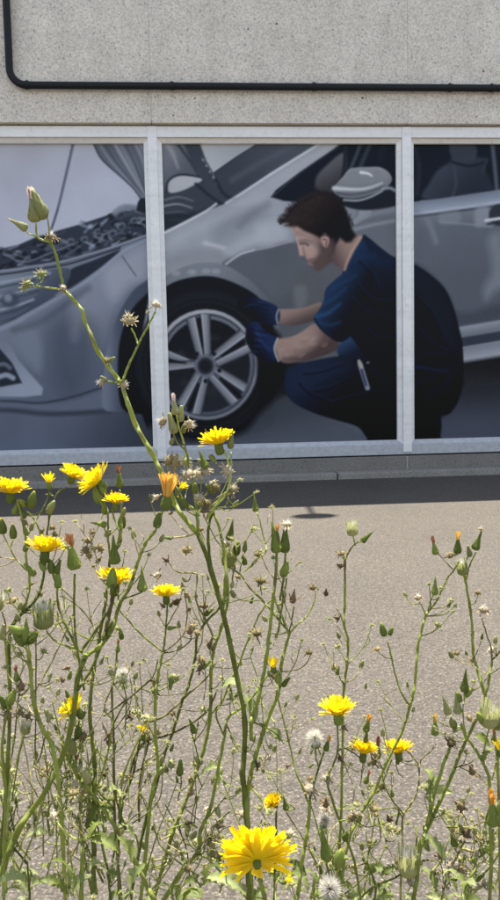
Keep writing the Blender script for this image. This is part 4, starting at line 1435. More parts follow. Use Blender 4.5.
p = Plant('weed at the left edge with two tilted yellow flowers and buds', .56, .02)
p.stem([(92, 905), (94, 850), (94, 800), (95, 766), (91, 730), (90, 700), (94, 670), (99, 640), (104, 612), (108, 580), (110, 556)], 5.4, 3)
p.stem([(110, 556), (108, 536), (108, 516), (107, 508)], 2.6, 2, [('flask', 104, 507, 22, -.2, 1, .1), ('bud', 97, 495, 22, -.35, 1, .1)])
p.stem([(106, 512), (100, 500), (96, 490)], 2, 1.8, [('flower', 93, 478, 40, -.62, .62, .15), ('flask', 101, 487, 22, -.5, .9, .0)])
p.stem([(49, 520), (57, 494), (68, 487)], 1.6, 1.5, [('flower', 74, 472, 30, .25, 1, .05)], off=.01)
p.stem([(110, 556), (119, 546), (121, 536), (114, 518), (112, 510)], 2.2, 1.8, [('flower', 116, 499, 27, .15, 1, .1)], off=-.01)
p.stem([(120, 545), (122, 520), (121, 500), (120, 490)], 2, 1.6, [('wb', 119, 475, 31, -.06, 1, .1), ('bud', 122, 521, 20, .1, 1, .2)], off=.012)
p.stem([(108, 540), (106, 532), (104, 528)], 1.8, 1.6, [('point', 99, 524, 21, -1, .15, .1)])
p.head('budp', 108, 533, 13, .5, .6, .4)
for x, y in ((88, 540), (94, 548), (90, 556), (98, 560), (92, 532), (86, 550), (101, 548)):
    p.head('spent', x, y, rn.uniform(9, 14), rn.uniform(-1, 1), rn.uniform(-.2, 1), .4, .01)
p.stem([(106, 580), (98, 562), (92, 545), (90, 528)], 1.6, 1, mat='straw', off=.01)
p.stem([(84, 690), (76, 640), (74, 600), (75, 574)], 2.6, 2.6, [('wb', 71, 548, 56, -.16, 1, .1)], off=-.05)
p.stem([(100, 636), (84, 612), (70, 600), (60, 596)], 1.8, 1.4, [('dried', 40, 594, 11, -.6, .6, .2)], mat='stem_dry', off=.02)
p.stem([(110, 630), (92, 640), (62, 622), (50, 608)], 2, 1.5, mat='stem', off=.03)

p = Plant('flowering weed leaning in at the left edge below the kerb', .52, .01)
p.stem([(-6, 905), (2, 840), (8, 760), (10, 700), (9, 660), (10, 632), (18, 618), (34, 602), (41, 588), (45, 564), (47, 534)], 5, 2.6)
p.stem([(47, 534), (49, 518), (49, 500), (49, 490)], 2.2, 1.8, [('cup', 49, 479, 26, .05, 1, .2)])
p.stem([(12, 628), (23, 609), (29, 591), (29, 575), (26, 556), (25, 530), (21, 515), (17, 500)], 3, 2, [('flower', 11, 487, 38, -.1, 1, -.1)], off=-.012)
p.stem([(42, 542), (38, 526), (30, 514), (27, 512)], 1.8, 1.5, [('bud', 32, 500, 22, .3, 1, .2)], off=-.012)
p.stem([(30, 516), (42, 512), (48, 510)], 1.8, 1.5, [('budp', 51, 507, 19, .5, .9, .2)], off=-.012)
p.stem([(26, 570), (14, 556), (6, 540), (3, 534)], 1.8, 1.5, [('bud', 2, 526, 21, -.1, 1, .2)], off=-.01)
p.stem([(10, 548), (13, 540)], 1.5, 1.5, [('bud', 13, 532, 18, 0, 1, .2)], off=-.01)
for x, y, s_, k in ((16, 508, 20, 'flask'), (22, 513, 18, 'flask'), (25, 530, 17, 'flask'), (30, 570, 22, 'flask'), (25, 522, 12, 'spent'), (22, 503, 16, 'bud'), (26, 547, 14, 'bud')):
    p.head(k, x, y, s_, rn.uniform(-.5, .5), rn.uniform(.3, 1), rn.uniform(.1, .5), -.012)
for x, y in ((53, 527), (55, 534), (48, 540), (41, 531)):
    p.head('spent', x, y, 10, rn.uniform(-1, 1), .6, .4)
p.stem([(9, 690), (6, 650), (4, 640)], 2.6, 2.2, [('flaskp', 3, 632, 24, .2, 1, .3), ('half', -2, 602, 20, .3, 1, .2)], off=-.02)
p.stem([(6, 650), (5, 625), (2, 612)], 1.8, 1.6, off=-.02)
p.stem([(22, 610), (16, 602), (12, 598)], 1.4, 1.2, [('spent', 12, 600, 15, -.5, .7, .3)], off=.01)

p = Plant('weed with a cluster of green leafy buds in the left foreground', .47, .0)
p.stem([(66, 905), (62, 830), (58, 780), (52, 745), (43, 730), (34, 704), (31, 675), (29, 656), (27, 644)], 5, 4.4)
for x, y, dx, dy in ((25, 634, 0, 1), (19, 639, -.6, .8), (33, 637, .6, .7), (26, 626, .1, 1), (16, 630, -.8, .5)):
    p.head('point' if y < 630 else 'bud', x, y, 22, dx, dy, .3)
p.leaf(20, 640, 26, -.7, .5, .3)
p.leaf(34, 636, 24, .6, .6, .3, 1.2)
p.stem([(30, 670), (20, 650), (10, 644), (4, 640)], 1.8, 1.5, off=.01, mat='stem_pale')
p.stem([(46, 734), (36, 760), (36, 660), (36, 640)], 1.8, 1.5, off=.02, mat='stem_dry')

p = Plant('grey-green seedy weed stem at the far left edge', .49, .0)
p.stem([(4, 905), (4, 850), (6, 790), (2, 752), (5, 720), (9, 705)], 4, 3)
for k, x, y, s_, dx, dy in (('bud', 11, 698, 24, .5, 1), ('flask', 3, 702, 22, -.3, 1), ('spent', 8, 714, 15, .3, .4), ('spent', 20, 712, 13, .6, .5), ('half', 26, 727, 16, .2, 1), ('dried', 21, 686, 20, 0, 1), ('wb', 16, 672, 26, 0, 1), ('dried', 28, 716, 13, .4, .8)):
    p.head(k, x, y, s_, dx, dy, .3)
p.stem([(9, 770), (14, 740), (18, 700), (21, 690)], 2, 1.6, mat='stem', off=.01)
p.stem([(12, 800), (18, 760), (24, 735)], 2, 1.6, mat='stem', off=.01)
p.stem([(8, 710), (16, 690), (16, 682)], 2, 1.6, off=.0)

p = Plant('weed with a tilted yellow flower low in the left foreground', .53, .02)
p.stem([(160, 912), (149, 890), (136, 864), (112, 822), (91, 793), (78, 776), (69, 760), (64, 744)], 6, 3.6)
p.stem([(70, 764), (74, 740), (79, 722)], 2.2, 1.8, [('flower', 73, 707, 36, -.55, .5, .05)], off=-.02)
p.head('dried', 67, 694, 13, -.3, 1, .2, -.02)
p.head('flask', 82, 714, 15, .6, .3, .3, -.01)
for x, y, k in ((78, 732, 'bud'), (72, 746, 'budp'), (76, 760, 'wb'), (86, 776, 'budp'), (68, 790, 'flask'), (82, 735, 'spent')):
    p.head(k, x, y, rn.uniform(17, 24), rn.uniform(-.4, .4), 1, .3, -.01)
p.stem([(78, 776), (74, 750), (76, 736)], 2.2, 1.8, off=-.01)
p.leaf(88, 778, 34, .5, 1, .3, .6, True)
p.leaf(103, 812, 40, .7, .7, .2, -.5)
p.stem([(94, 796), (106, 760), (112, 722), (104, 709), (112, 686), (118, 660)], 2.4, 1.6, mat='stem', off=.02)

p = Plant('weed with a white seed clock left of the crossing stems', .60, .02)
p.stem([(122, 905), (116, 840), (114, 779), (114, 745), (113, 722), (112, 690), (116, 668), (117, 650)], 3.6, 2.2, mat='stem_dry')
p.head('wb', 118, 645, 20, .1, 1, .2)
p.head('dried', 121, 634, 17, -.1, 1, .3)
p.stem([(125, 730), (126, 700), (123, 684)], 1.6, 1.4, [('clock', 123, 675, 24, 0, 1, .2)], off=-.02)
p.stem([(114, 722), (124, 704), (134, 694), (152, 678), (158, 660)], 2.2, 1.6, mat='stem_dry', off=.01)
p.stem([(114, 730), (128, 710), (132, 690), (128, 670)], 1.3, 1.0, [('spent', 127, 668, 10, 0, 1, .3)], mat='stem_dry', off=.01)
for x, y in ((67, 668), (70, 675), (108, 735), (109, 742), (104, 774), (130, 716), (62, 680)):
    p.head('dried', x, y, rn.uniform(11, 16), rn.uniform(-1, 1), rn.uniform(-.3, 1), .3, .01)

p = Plant('weed with a small yellow flower above a fork, left of centre', .58, .01, 'stem')
p.stem([(140, 905), (146, 850), (151, 797), (158, 766), (156, 743), (155, 704), (158, 676), (163, 652)], 4.6, 3.2)
p.stem([(163, 652), (165, 638), (167, 612), (167, 602)], 2.4, 2, [('flower', 166, 591, 32, 0, 1, -.2), ('flask', 172, 604, 12, .6, .8, .2), ('dried', 163, 606, 10, -.6, .6, .2), ('dried', 177, 602, 15, .6, .5, .2)])
p.stem([(163, 652), (142, 635), (126, 618), (112, 600)], 2.2, 1.6, off=.01)
p.stem([(163, 652), (172, 646), (184, 633), (187, 610), (184, 592)], 1.8, 1.4, [('dried', 183, 587, 13, -.2, 1, .2), ('spent', 187, 595, 11, .6, .5, .3)], mat='stem_dry')
p.stem([(164, 653), (178, 650), (190, 641), (191, 634)], 1.8, 1.4, [('dried', 190, 631, 14, .1, 1, .2)], mat='stem_dry')
p.head('dried', 172, 628, 14, 1, .2, .2)
p.head('spentp', 157, 575, 11, -1, .2, .3)
p.stem([(157, 690), (151, 680), (134, 694), (118, 706), (104, 716)], 2.6, 2, mat='stem_dry')
p.head('flask', 171, 682, 22, -.1, -1, .2)
p.stem([(156, 745), (148, 722), (136, 700), (134, 680)], 1.6, 1.2, mat='stem_dry')

p = Plant('weed with a closing yellow cup flower on crossing dark stems', .62, .01, 'stem')
p.stem([(120, 905), (118, 850), (122, 806), (126, 792), (133, 774), (138, 748), (140, 740)], 4, 2.4, [('cup', 144, 731, 26, .15, 1, .1)])
p.stem([(139, 822), (139, 797), (141, 774), (149, 740), (150, 728)], 3, 2, mat='stem_dry')
p.stem([(128, 780), (141, 745), (165, 736), (185, 727), (206, 712), (217, 690)], 3, 2, off=.02, mat='stem_dry')
p.stem([(128, 775), (138, 770), (154, 760), (168, 748)], 2, 1.6, off=.01, mat='stem_dry')
p.stem([(150, 722), (167, 714), (186, 696), (206, 678), (216, 662)], 2.8, 2, off=.03, mat='stem_dry')
for k, x, y, s_, dx, dy in (('point', 192, 726, 24, -.3, .9), ('flask', 180, 768, 25, .1, 1), ('dried', 172, 748, 12, .4, 1), ('budp', 162, 770, 18, .5, .5), ('budp', 198, 760, 17, -.4, .5), ('spentg', 172, 764, 15, .6, .2), ('dried', 140, 716, 14, 0, 1)):
    p.head(k, x, y, s_, dx, dy, .3)
p.stem([(178, 800), (181, 784), (181, 776)], 1.8, 1.6, off=.0)
p.stem([(200, 764), (196, 748), (192, 734)], 1.6, 1.4, off=.0)

p = Plant('dark slanting weed stem with dried twigs, left of the twin stems', .63, .015, 'stem')
p.stem([(130, 905), (136, 866), (146, 820), (156, 786), (163, 758), (173, 732), (182, 701), (188, 687), (195, 659), (197, 637), (206, 622), (219, 608), (226, 590)], 4.2, 2.6)
p.stem([(215, 640), (206, 620), (196, 600), (197, 577), (194, 573), (178, 572), (168, 562)], 2.2, 1.4, [('dried', 166, 560, 12, -.8, .5, .2)], mat='stem_dry')
p.head('dried', 157, 575, 15, -1, .1, .3)
for x, y in ((204, 606), (209, 612), (191, 628), (210, 643), (202, 660), (206, 665), (211, 648), (200, 668), (187, 549)):
    p.head(rn.choice(('dried', 'dried', 'spent')), x, y, rn.uniform(12, 17), rn.uniform(-1, 1), rn.uniform(-.3, 1), .3)
p.stem([(196, 655), (202, 640), (204, 610)], 1.4, 1, mat='stem_dry')
p.stem([(204, 700), (206, 680), (203, 664)], 1.4, 1, mat='stem_dry')

p = Plant('long straight weed stem leaning right, behind the twin stems', .64, .01, 'stem')
p.stem([(152, 905), (163, 866), (173, 832), (181, 812), (191, 787), (203, 751), (210, 717), (211, 672), (214, 650), (221, 628), (228, 600), (226, 570)], 5, 3.4)
p.stem([(210, 716), (222, 700), (236, 672), (248, 640), (262, 610), (276, 596)], 2.6, 1.8, off=.01)
p.stem([(178, 822), (186, 840), (196, 800), (212, 768), (224, 748)], 1.6, 1.1, mat='stem_dry', off=.02)
p.leaf(213, 773, 32, .8, .4, .3, .4, True)
p.leaf(222, 778, 26, .3, .9, .3, 1.4, True)

p = Plant('curved weed stem bending down to the left of the big flower', .59, .01, 'stem')
p.stem([(160, 905), (182, 871), (198, 851), (201, 830), (210, 809), (217, 775), (224, 740), (228, 718), (244, 706), (258, 690), (272, 668)], 5.4, 2.4)
p.stem([(224, 735), (216, 715), (222, 702), (234, 672)], 2.6, 1.8, off=.01)
p.stem([(206, 820), (218, 806), (226, 796)], 2, 1.4, off=.0, heads=[('budp', 218, 812, 15, .2, -.5, .3)])
p.stem([(226, 724), (234, 740), (239, 752)], 2, 1.2, off=.0)
p.leaf(236, 687, 34, 1, .05, .1, .2, True)
p.leaf(250, 709, 30, .3, -1, .3, .3, True)
p.head('spent', 191, 792, 12, 0, .6, .5)
p.head('dried', 188, 823, 13, 1, .2, .2)
p.head('dried', 219, 826, 15, 1, .1, .2)
p.stem([(201, 850), (186, 852), (172, 850)], 1.3, 1, mat='straw')
p.stem([(210, 846), (222, 830), (232, 826)], 2, 1.4, mat='straw')

p = Plant('twin upright weed stems topped by two pointed green heads', .545, .01)
p.stem([(252, 905), (250, 850), (247, 806), (250, 778), (256, 755), (266, 724), (278, 695), (280, 680), (282, 662), (289, 634)], 6.2, 3.6)
p.stem([(252, 740), (251, 722), (258, 700), (266, 660), (272, 608), (275, 580), (277, 552)], 5, 3.4, [('point', 275, 539, 40, -.2, 1, .1), ('wo', 277, 532, 26, 0, 1, .0)])
p.stem([(280, 600), (284, 575), (286, 550)], 2.8, 2.6, [('flask', 285, 541, 34, .02, 1, .1), ('spentp', 287, 524, 16, 0, 1, .0)])
p.head('bud', 285, 569, 22, .3, 1, .2)
p.stem([(278, 632), (283, 600), (287, 578)], 2.6, 2)
p.stem([(272, 592), (280, 612), (289, 634)], 2.6, 3, mat='stem_pale')
p.stem([(289, 634), (298, 624), (307, 616), (314, 602), (316, 590)], 2.4, 1.3, [('spent', 313, 587, 13, 0, 1, .3)], mat='stem_pale')
p.stem([(289, 634), (292, 618), (294, 606)], 1.8, 1.4, [('dried', 293, 598, 20, .15, 1, .2)])
p.stem([(288, 632), (280, 634), (272, 633)], 2.4, 1, mat='stem_pale')
p.stem([(289, 632), (274, 614), (262, 600), (250, 588), (240, 574), (226, 566)], 2.8, 1.8, off=.02)
p.stem([(244, 572), (256, 560), (266, 551), (264, 538), (259, 518), (256, 512)], 1.9, 1.4, [('point', 255, 504, 22, -.1, 1, .1)], mat='stem_pale', off=.015)
p.stem([(250, 568), (256, 562), (258, 558)], 1.3, 1.2, [('spent', 258, 554, 12, .1, 1, .3)], off=.015)
p.stem([(240, 572), (242, 558), (245, 552)], 1.5, 1.3, [('flaskp', 245, 546, 17, .1, 1, .1)], off=.015)
p.head('spent', 261, 580, 18, 0, 1, .3, .015)
p.head('spent', 256, 632, 18, 0, 1, .2, .02)
p.head('dried', 252, 600, 12, .3, .8, .3, .02)
p.stem([(262, 600), (261, 590), (261, 584)], 1.4, 1.2, off=.015)
p.stem([(268, 665), (262, 648), (256, 636)], 1.4, 1.2, mat='stem_dry', off=.02)
p.stem([(281, 668), (280, 676)], 2.2, 2.2, [('cup', 273, 664, 27, -.1, 1, .2), ('flask', 278, 677, 20, .0, 1, .3)], off=-.02)
p.head('flask', 286, 682, 18, .7, .9, .2, -.015)
p.stem([(280, 672), (296, 670), (306, 664), (310, 656)], 1.4, 1.2, [('spent', 309, 652, 12, .1, 1, .3)], mat='stem_dry')
p.stem([(253, 722), (262, 726), (276, 734), (284, 744)], 2.4, 1.2, mat='stem_pale', off=-.01)
p.leaf(276, 736, 26, .8, -.5, .2, .5, True)
p.stem([(262, 740), (254, 762), (250, 790)], 1.6, 1.6, off=.02)
p.head('dried', 258, 765, 14, -.2, -1, .2)
p.head('spentp', 270, 758, 10, 1, 0, .3)
p.stem([(260, 732), (264, 748), (270, 757)], 1.1, 1, mat='stem_dry')
for x, y, k, s_ in ((228, 556, 'half', 24), (237, 548, 'bud', 20), (231, 531, 'point', 28), (244, 560, 'bud', 14), (232, 566, 'spentp', 14), (226, 544, 'spentp', 13)):
    p.head(k, x, y, s_, rn.uniform(-.3, .3), 1, .2, .02)
p.stem([(232, 580), (236, 560), (236, 545), (233, 536)], 1.8, 1.4, off=.02)

p = Plant('big yellow flower seen from behind at the bottom centre', .36, .0)
p.stem([(268, 912), (264, 895), (259, 880)], 5.5, 4.6)
p.head('flowerb', 256, 848, 74, -.06, .52, -.8)
p.leaf(228, 886, 46, 1, -.35, .2, .4, True, .02)
p.leaf(214, 872, 40, .5, .8, .2, -.5, False, .03)
p.stem([(276, 912), (276, 884), (284, 872)], 2.6, 1.8, [('cup', 288, 880, 20, .6, .5, .2)], off=.05)
p.stem([(240, 855), (226, 846), (212, 842)], 2, 1.2, mat='straw', off=.05)

p = Plant('weed with a small yellow flower right of the big flower', .60, .0)
p.stem([(274, 905), (275, 860), (276, 830), (276, 812)], 2.6, 2, [('cup', 273, 801, 26, .05, 1, .3), ('flower', 273, 801, 22, -.3, 1, .3)])
p.stem([(316, 862), (304, 840), (294, 824), (286, 812)], 1.7, 1.5, [('point', 285, 803, 22, -.2, 1, .1)], off=-.02)
p.stem([(276, 850), (277, 800), (276, 740), (274, 720)], 1.4, 1.0, mat='straw', off=.02)

p = Plant('weed with a white seed clock and an orange withered flower beside it', .55, .005)
p.stem([(294, 912), (298, 895), (302, 861), (308, 827), (310, 800)], 5.5, 4, [('spentp', 310, 789, 22, 0, 1, .4)])
p.stem([(310, 798), (314, 782), (320, 764), (324, 752)], 3, 2.2, [('wo', 328, 742, 26, .25, 1, .2)])
p.stem([(319, 768), (316, 758), (315, 750)], 1.8, 1.6, [('clock', 315, 738, 30, -.1, 1, .3)])
p.stem([(309, 804), (302, 786), (296, 771), (287, 734), (279, 703), (276, 690)], 2.6, 2, mat='stem')
p.stem([(311, 806), (320, 836), (322, 850)], 1.8, 1.8, off=-.02)
p.head('clock', 324, 820, 24, .1, 1, .2, .02)
p.head('dried', 326, 804, 16, 0, 1, .2, .02)
p.head('dried', 311, 766, 10, .6, .5, .3)
p.head('dried', 288, 766, 9, .6, .3, .4, .02)
p.stem([(324, 860), (324, 840), (324, 826)], 1.5, 1.3, off=.02)
p.stem([(330, 905), (330, 880), (326, 862)], 2.6, 2.2, off=-.05)
p.head('point', 325, 846, 44, -.2, 1, .15, -.05)
p.head('bud', 339, 857, 28, .3, 1, .2, -.05)
p.stem([(332, 884), (337, 874), (339, 866)], 2.2, 2, off=-.05)
p.head('clock', 330, 889, 40, .1, 1, .3, -.1)

p = Plant('weed with a bright yellow flower before the thin upright stem', .56, .0)
p.stem([(362, 905), (354, 860), (345, 835), (339, 819), (332, 799), (327, 779), (331, 769), (338, 750), (337, 722)], 3.2, 2.2, [('flower', 337, 709, 40, 0, 1, -.05)])
p.stem([(337, 752), (344, 748), (352, 752), (360, 758)], 1.8, 1.6, [('flower', 364, 749, 32, 0, 1, -.22)])
p.head('dried', 344, 728, 11, .5, -.3, .3)
p.head('dried', 341, 759, 14, .5, -.6, .3)
p.stem([(338, 752), (348, 772), (354, 790), (352, 804)], 1.4, 1.1, mat='stem_dry')
p.stem([(364, 758), (362, 772), (360, 786)], 1.3, 1.1, mat='stem_dry', off=.01)
p.stem([(339, 821), (352, 818), (366, 808), (374, 800)], 2, 1.4, off=.01)
for x, y, k in ((327, 778, 'spentp'), (352, 816, 'spent'), (357, 812, 'spentp'), (346, 836, 'bud'), (368, 722, 'wo'), (366, 738, 'flask')):
    p.head(k, x, y, 16 if k != 'wo' else 30, rn.uniform(-.3, .3), 1, .3)
p.stem([(372, 760), (368, 740), (367, 730)], 1.5, 1.3)
p.leaf(345, 862, 30, .7, .7, .2)
p.leaf(333, 875, 34, -.6, .7, .2, .7)

p = Plant('thin upright weed stem with closed heads standing before the asphalt', .63, .0, 'stem')
p.stem([(336, 905), (340, 840), (342, 770), (343, 715), (344, 688), (347, 665), (348, 640), (344, 623), (345, 600), (345, 566), (346, 556)], 3.4, 2.6)
p.stem([(346, 558), (350, 550), (355, 544), (361, 541)], 2.2, 1.6, [('point', 367, 537, 21, .8, .75, .2)])
p.stem([(355, 545), (354, 540), (353, 536)], 1.5, 1.4, [('half', 352, 528, 18, -.2, 1, .1)])
p.stem([(345, 562), (343, 558), (341, 556)], 1.4, 1.2, [('spent', 341, 553, 13, -.3, 1, .3), ('dried', 340, 566, 11, -.4, .2, .3)])
p.stem([(344, 624), (340, 614), (336, 608)], 1.2, 1, [('dried', 337, 618, 12, -.5, .2, .3)], mat='stem_dry')
p.stem([(344, 686), (340, 678), (336, 668)], 1.3, 1, [('dried', 338, 671, 13, .2, .8, .2), ('spent', 334, 667, 10, -.5, .9, .2)], mat='stem_dry')
p.head('dried', 326, 593, 12, 0, 1, .3)
p.head('dried', 366, 686, 9, 0, 1, .3)

p = Plant('tall weed with brown and orange tipped closed heads on the right', .57, .01, 'stem')
p.stem([(340, 905), (346, 850), (360, 815), (373, 794), (388, 760), (401, 734), (410, 706), (414, 690), (418, 649), (424, 622), (428, 612)], 4, 3)
p.stem([(428, 612), (436, 602), (442, 590), (448, 578), (454, 570), (459, 562)], 2.6, 1.8, [('wo', 458, 541, 34, .02, 1, .1), ('spent', 450, 555, 13, -.7, .4, .3)], mat='stem_pale')
p.stem([(454, 571), (444, 560), (437, 552)], 1.2, 1, [('wb', 434, 544, 29, -.2, 1, .1)], mat='stem_dry')
p.stem([(427, 614), (430, 602), (434, 594)], 1.8, 1.5, [('point', 435, 587, 24, .02, 1, .1)])
p.stem([(426, 616), (422, 606), (419, 602)], 1.5, 1.2, [('spentp', 418, 597, 13, -.3, 1, .2)], mat='stem_pale')
p.stem([(410, 706), (402, 694), (396, 677), (391, 655), (388, 642)], 2.4, 1.7, [('bud', 383, 630, 18, -.25, 1, .1), ('bud', 391, 631, 13, .35, 1, .2)])
p.stem([(373, 794), (380, 790), (386, 774), (392, 760)], 2.2, 1.6, off=.01)
p.stem([(404, 815), (392, 799), (383, 780), (384, 764)], 1.8, 1.3, off=-.01)

p = Plant('weed with jointed stem and white tipped heads at the right', .60, .01, 'stem')
p.stem([(500, 905), (500, 840), (498, 770), (494, 730), (484, 691), (475, 662), (473, 649), (472, 626), (469, 601), (465, 578), (463, 570)], 4, 2.8)
p.stem([(466, 580), (470, 565), (476, 552)], 2, 1.6, [('point', 478, 541, 28, .35, 1, .1), ('spentp', 481, 529, 9, .2, 1, .2)])
p.stem([(465, 574), (466, 562), (468, 556)], 1.7, 1.5, [('flaskp', 469, 551, 18, -.3, 1, .3)])
p.head('half', 462, 567, 19, -.3, 1, .2)
for y in (634, 660):
    p.head('spent', 473, y, 10, rn.choice((-1, 1)), .2, .4)

p = Plant('forked weed stem with a dried white head near the right edge', .54, .0)
p.stem([(412, 908), (417, 879), (421, 845), (432, 819), (440, 802), (453, 773), (461, 752), (474, 724), (482, 708), (488, 685), (492, 662)], 5.4, 3)
p.stem([(492, 662), (491, 648), (486, 632), (482, 618)], 2.2, 1.4, [('spentp', 484, 609, 18, .1, 1, .2)], mat='stem_dry')
p.stem([(492, 660), (497, 655), (504, 646)], 2.2, 2, [('spentp', 491, 650, 13, -.6, .3, .4)])
p.stem([(426, 830), (430, 812), (435, 791), (445, 760), (450, 748)], 5, 3.6, [('dried', 451, 743, 18, .2, 1, .3), ('spent', 452, 741, 16, .2, 1, .3)])
p.stem([(455, 768), (468, 764), (477, 758)], 1.5, 1.2, mat='stem_dry')
for x, y, a, b in ((430, 788, -.8, .3), (438, 782, .5, 1), (428, 778, -.5, .9), (442, 792, .9, .1), (433, 795, 0, -.8)):
    p.leaf(x, y, 26, a, b, .4, rn.uniform(-1, 1), True, .03)
p.leaf(434, 848, 34, .6, -.7, .3, .4, True, -.02)
p.leaf(428, 842, 26, -.2, 1, .3, 1.2, False, -.02)
p.stem([(419, 862), (428, 860), (436, 862)], 2.4, 1.6, mat='stem_dry')

p = Plant('weed carrying a crown of pale green pointed buds at the right', .50, .0)
p.stem([(489, 908), (491, 871), (490, 794), (487, 771), (474, 747), (466, 737), (461, 724)], 4.6, 3)
p.stem([(466, 736), (463, 716), (464, 700), (465, 694)], 1.8, 1.6, [('point', 465, 682, 30, .05, 1, .1), ('bud', 469, 692, 17, .5, .7, .3)], mat='stem_pale')
p.stem([(464, 732), (456, 724), (450, 716)], 1.8, 1.5, [('pointp', 446, 706, 28, -.35, 1, .2), ('pointp', 457, 704, 30, -.12, 1, .1), ('budp', 453, 723, 19, -.3, .7, .4)], mat='stem_pale')
p.head('bud', 459, 697, 16, -.2, 1, .3)
p.head('spent', 470, 718, 13, .7, .4, .3)
p.stem([(482, 764), (486, 740), (490, 726)], 2, 1.8, [('half', 490, 714, 32, .05, 1, .3)])
p.head('bud', 481, 718, 20, -.6, .8, .3)
p.head('bud', 500, 722, 24, .4, 1, .2)
p.stem([(492, 780), (496, 764), (499, 758)], 1.8, 1.6, [('cup', 500, 747, 28, .1, 1, .2)])
p.head('wb', 494, 735, 22, 0, 1, .2, .01)
p.stem([(492, 860), (493, 842), (493, 830)], 3, 2.6, [('wo', 492, 806, 56, -.05, 1, .1)], off=-.03)
p.head('flask', 499, 814, 36, .1, 1, .1, -.03)
p.leaf(488, 758, 26, -.5, -.6, .3, .2)
p.leaf(482, 742, 24, -.7, .5, .3, .9)

p = Plant('weed with a half-closed yellow flower and brown-tipped pods, right of centre', .585, .0, 'stem')
p.stem([(400, 908), (402, 853), (403, 817), (411, 804), (418, 789), (419, 768), (413, 757), (406, 750)], 2.8, 1.8, mat='stem_dry')
p.head('flower', 398, 747, 34, 0, 1, -.1)
p.head('flask', 398, 760, 14, .1, 1, .2)
p.stem([(419, 768), (422, 759), (430, 752), (436, 744)], 1.7, 1.3, [('wo', 435, 723, 34, -.02, 1, .1)], mat='stem_dry')
p.stem([(386, 776), (382, 768), (379, 762)], 1.5, 1.4, [('wb', 378, 747, 32, .04, 1, .1)])
p.stem([(403, 818), (392, 800), (384, 786), (383, 776)], 1.6, 1.3, mat='stem_dry')
p.stem([(404, 778), (398, 772), (396, 764)], 1.2, 1, mat='stem_dry')
for x, y, k in ((392, 793, 'flask'), (389, 819, 'dried'), (368, 776, 'wb'), (374, 762, 'dried'), (382, 786, 'spent')):
    p.head(k, x, y, 14 if k != 'wb' else 24, rn.uniform(-.6, .6), 1, .3)
p.stem([(352, 905), (372, 888), (390, 880), (402, 874)], 2.6, 2.2, off=-.04)
p.head('half', 408, 862, 34, 0, 1, .15, -.04)
p.head('spentp', 411, 882, 15, .3, .4, .4, -.04)

p = Plant('low dried weed with dark shrivelled heads at the lower right', .62, .0, 'stem_dry')
p.stem([(440, 905), (446, 880), (456, 858), (462, 846), (472, 828), (478, 824), (488, 820)], 2.6, 1.8)
for x, y, k, s_ in ((467, 833, 'dried', 20), (460, 806, 'dried', 22), (453, 840, 'point', 26), (476, 858, 'dried', 17), (440, 856, 'dried', 14), (462, 870, 'spent', 16), (470, 876, 'spentp', 15),
                    (450, 866, 'spentp', 16), (456, 878, 'dried', 15), (445, 872, 'spentp', 14), (482, 852, 'flask', 26), (480, 878, 'dried', 16), (434, 874, 'dried', 13), (488, 884, 'spentp', 22), (472, 771, 'dried', 18), (398, 862, 'dried', 12), (468, 888, 'spent', 14)):
    p.head(k, x, y, s_, rn.uniform(-.7, .7), rn.uniform(.2, 1), .3)
p.stem([(458, 854), (454, 848)], 1.6, 1.6)
p.stem([(452, 868), (464, 872), (478, 866)], 1.3, 1)
p.stem([(444, 884), (440, 862), (430, 860)], 1.3, 1)
p.stem([(468, 825), (464, 816), (460, 810)], 1.3, 1.1)
p.stem([(470, 900), (474, 870), (480, 850), (484, 832)], 2.4, 2)

p = Plant('pale green forked stem rising from leaves in the lower left', .43, .0, 'stem_pale')
p.stem([(80, 915), (81, 897), (82, 862), (83, 840)], 5.6, 5)
p.stem([(83, 840), (74, 838), (66, 833), (60, 826), (54, 818)], 2.6, 1.8, [('spentp', 53, 815, 15, -.4, .8, .3)])
p.stem([(83, 840), (82, 824), (77, 806), (74, 796)], 1.8, 1.2, [('spent', 73, 792, 14, 0, 1, .3)], mat='straw')
p.stem([(84, 840), (92, 836), (100, 834)], 2, 1.4)
p.leaf(104, 846, 44, .8, -.3, .2, .4)
p.leaf(96, 832, 28, .6, .7, .3, -.6)
p.leaf(83, 884, 40, .5, .7, .3, .9, True)
p.leaf(60, 872, 44, -.4, 1, .2, .3)
p.leaf(52, 886, 40, -.7, .6, .3, -.5)
p.leaf(12, 888, 50, .9, .4, .3, .2, True)
p.leaf(140, 878, 42, .4, .9, .2, .8, True)
p.leaf(124, 848, 36, -.4, .9, .2, -.8)

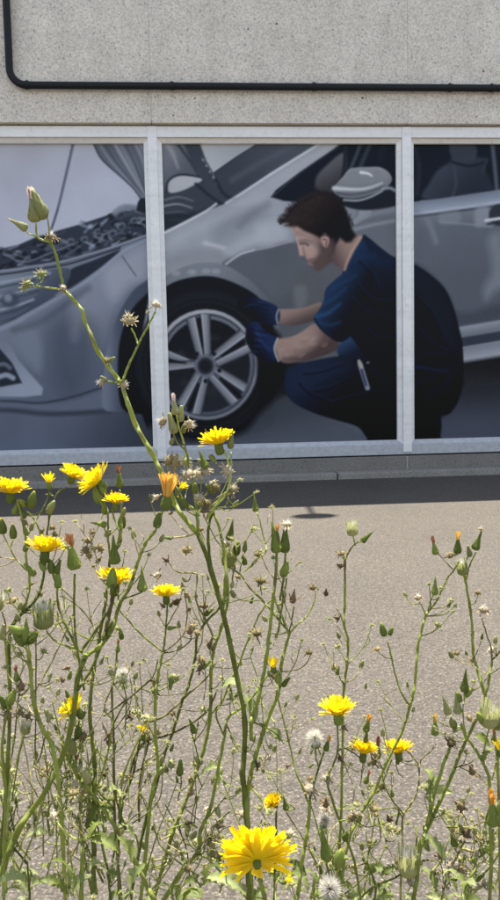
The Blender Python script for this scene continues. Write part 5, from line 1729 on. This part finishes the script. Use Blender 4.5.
# pale tangle of last year's stalks low on the left, and on the right
for lab, x0, x1, d, cnt, yt in (('tangle of pale dry stalks among the weeds at lower left', 0, 130, .57, 22, 700), ('dry stalks and twigs low behind the big yellow flower', 130, 300, .64, 14, 770),
                                ('dry stalks and twigs low at the bottom right', 330, 500, .63, 16, 800)):
    p = Plant(lab, d, 0, 'straw', 'dry_stalks', 'dry stalks between the green weeds')
    for k in range(cnt * 2):
        xa = x0 + (x1 - x0) * (k / 2 + rn.random()) / cnt
        ya = 905 if k == 0 else rn.uniform(800, 900)
        yb = rn.uniform(yt, min(yt + 110, 880))
        xb = xa + rn.uniform(-45, 45)
        mid = ((xa + xb) / 2 + rn.uniform(-14, 14), (ya + yb) / 2 + rn.uniform(-10, 10))
        mt = rn.choice(('straw', 'straw', 'stem', 'stem_pale', 'stem_pale', 'stem'))
        hd = [(rn.choice(('spentg', 'spentp', 'spent', 'budp', 'flask')), xb, yb - 3, rn.uniform(9, 16), rn.uniform(-.6, .6), 1, .3)] if rn.random() < .5 else []
        p.stem([(xa, ya), mid, (xb, yb)], rn.uniform(1.4, 3.6), rn.uniform(.8, 1.4), hd, off=rn.uniform(-.04, .04), mat=mt)
    for k in range(cnt):
        x, y = rn.uniform(x0, x1), rn.uniform(yt + 80, 905)
        p.leaf(x, y, rn.uniform(16, 34), rn.uniform(-1, 1), rn.uniform(-.3, 1), rn.uniform(0, .5), rn.uniform(-1, 1), rn.random() < .6, rn.uniform(-.05, .03))

# leafy green shoots along the bottom edge
for k, (x, d, lab) in enumerate(((30, .50, 'leafy shoot in the bottom left corner'), (112, .56, 'leafy shoot at the foot of the thick slanting stem'), (176, .52, 'leafy shoot left below the big yellow flower'),
                                 (312, .58, 'leafy shoot right below the big yellow flower'), (372, .56, 'leafy shoot at the bottom edge, right of centre'), (470, .55, 'leafy shoot in the bottom right corner'))):
    p = Plant(lab, d, 0, 'stem', 'leafy_shoot', 'leafy shoots along the bottom edge')
    p.stem([(x, 908), (x + rn.uniform(-6, 6), 888), (x + rn.uniform(-12, 12), 862)], 3.4, 2.2)
    for q in range(6):
        a = rn.uniform(-1, 1)
        p.leaf(x + a * 22, rn.uniform(868, 905), rn.uniform(20, 36), a, rn.uniform(.1, 1), rn.uniform(0, .5), rn.uniform(-.8, .8), rn.random() < .3, rn.uniform(-.03, .03))

# loose twigs and dry bits hanging on the stems all over, as weeds gather them
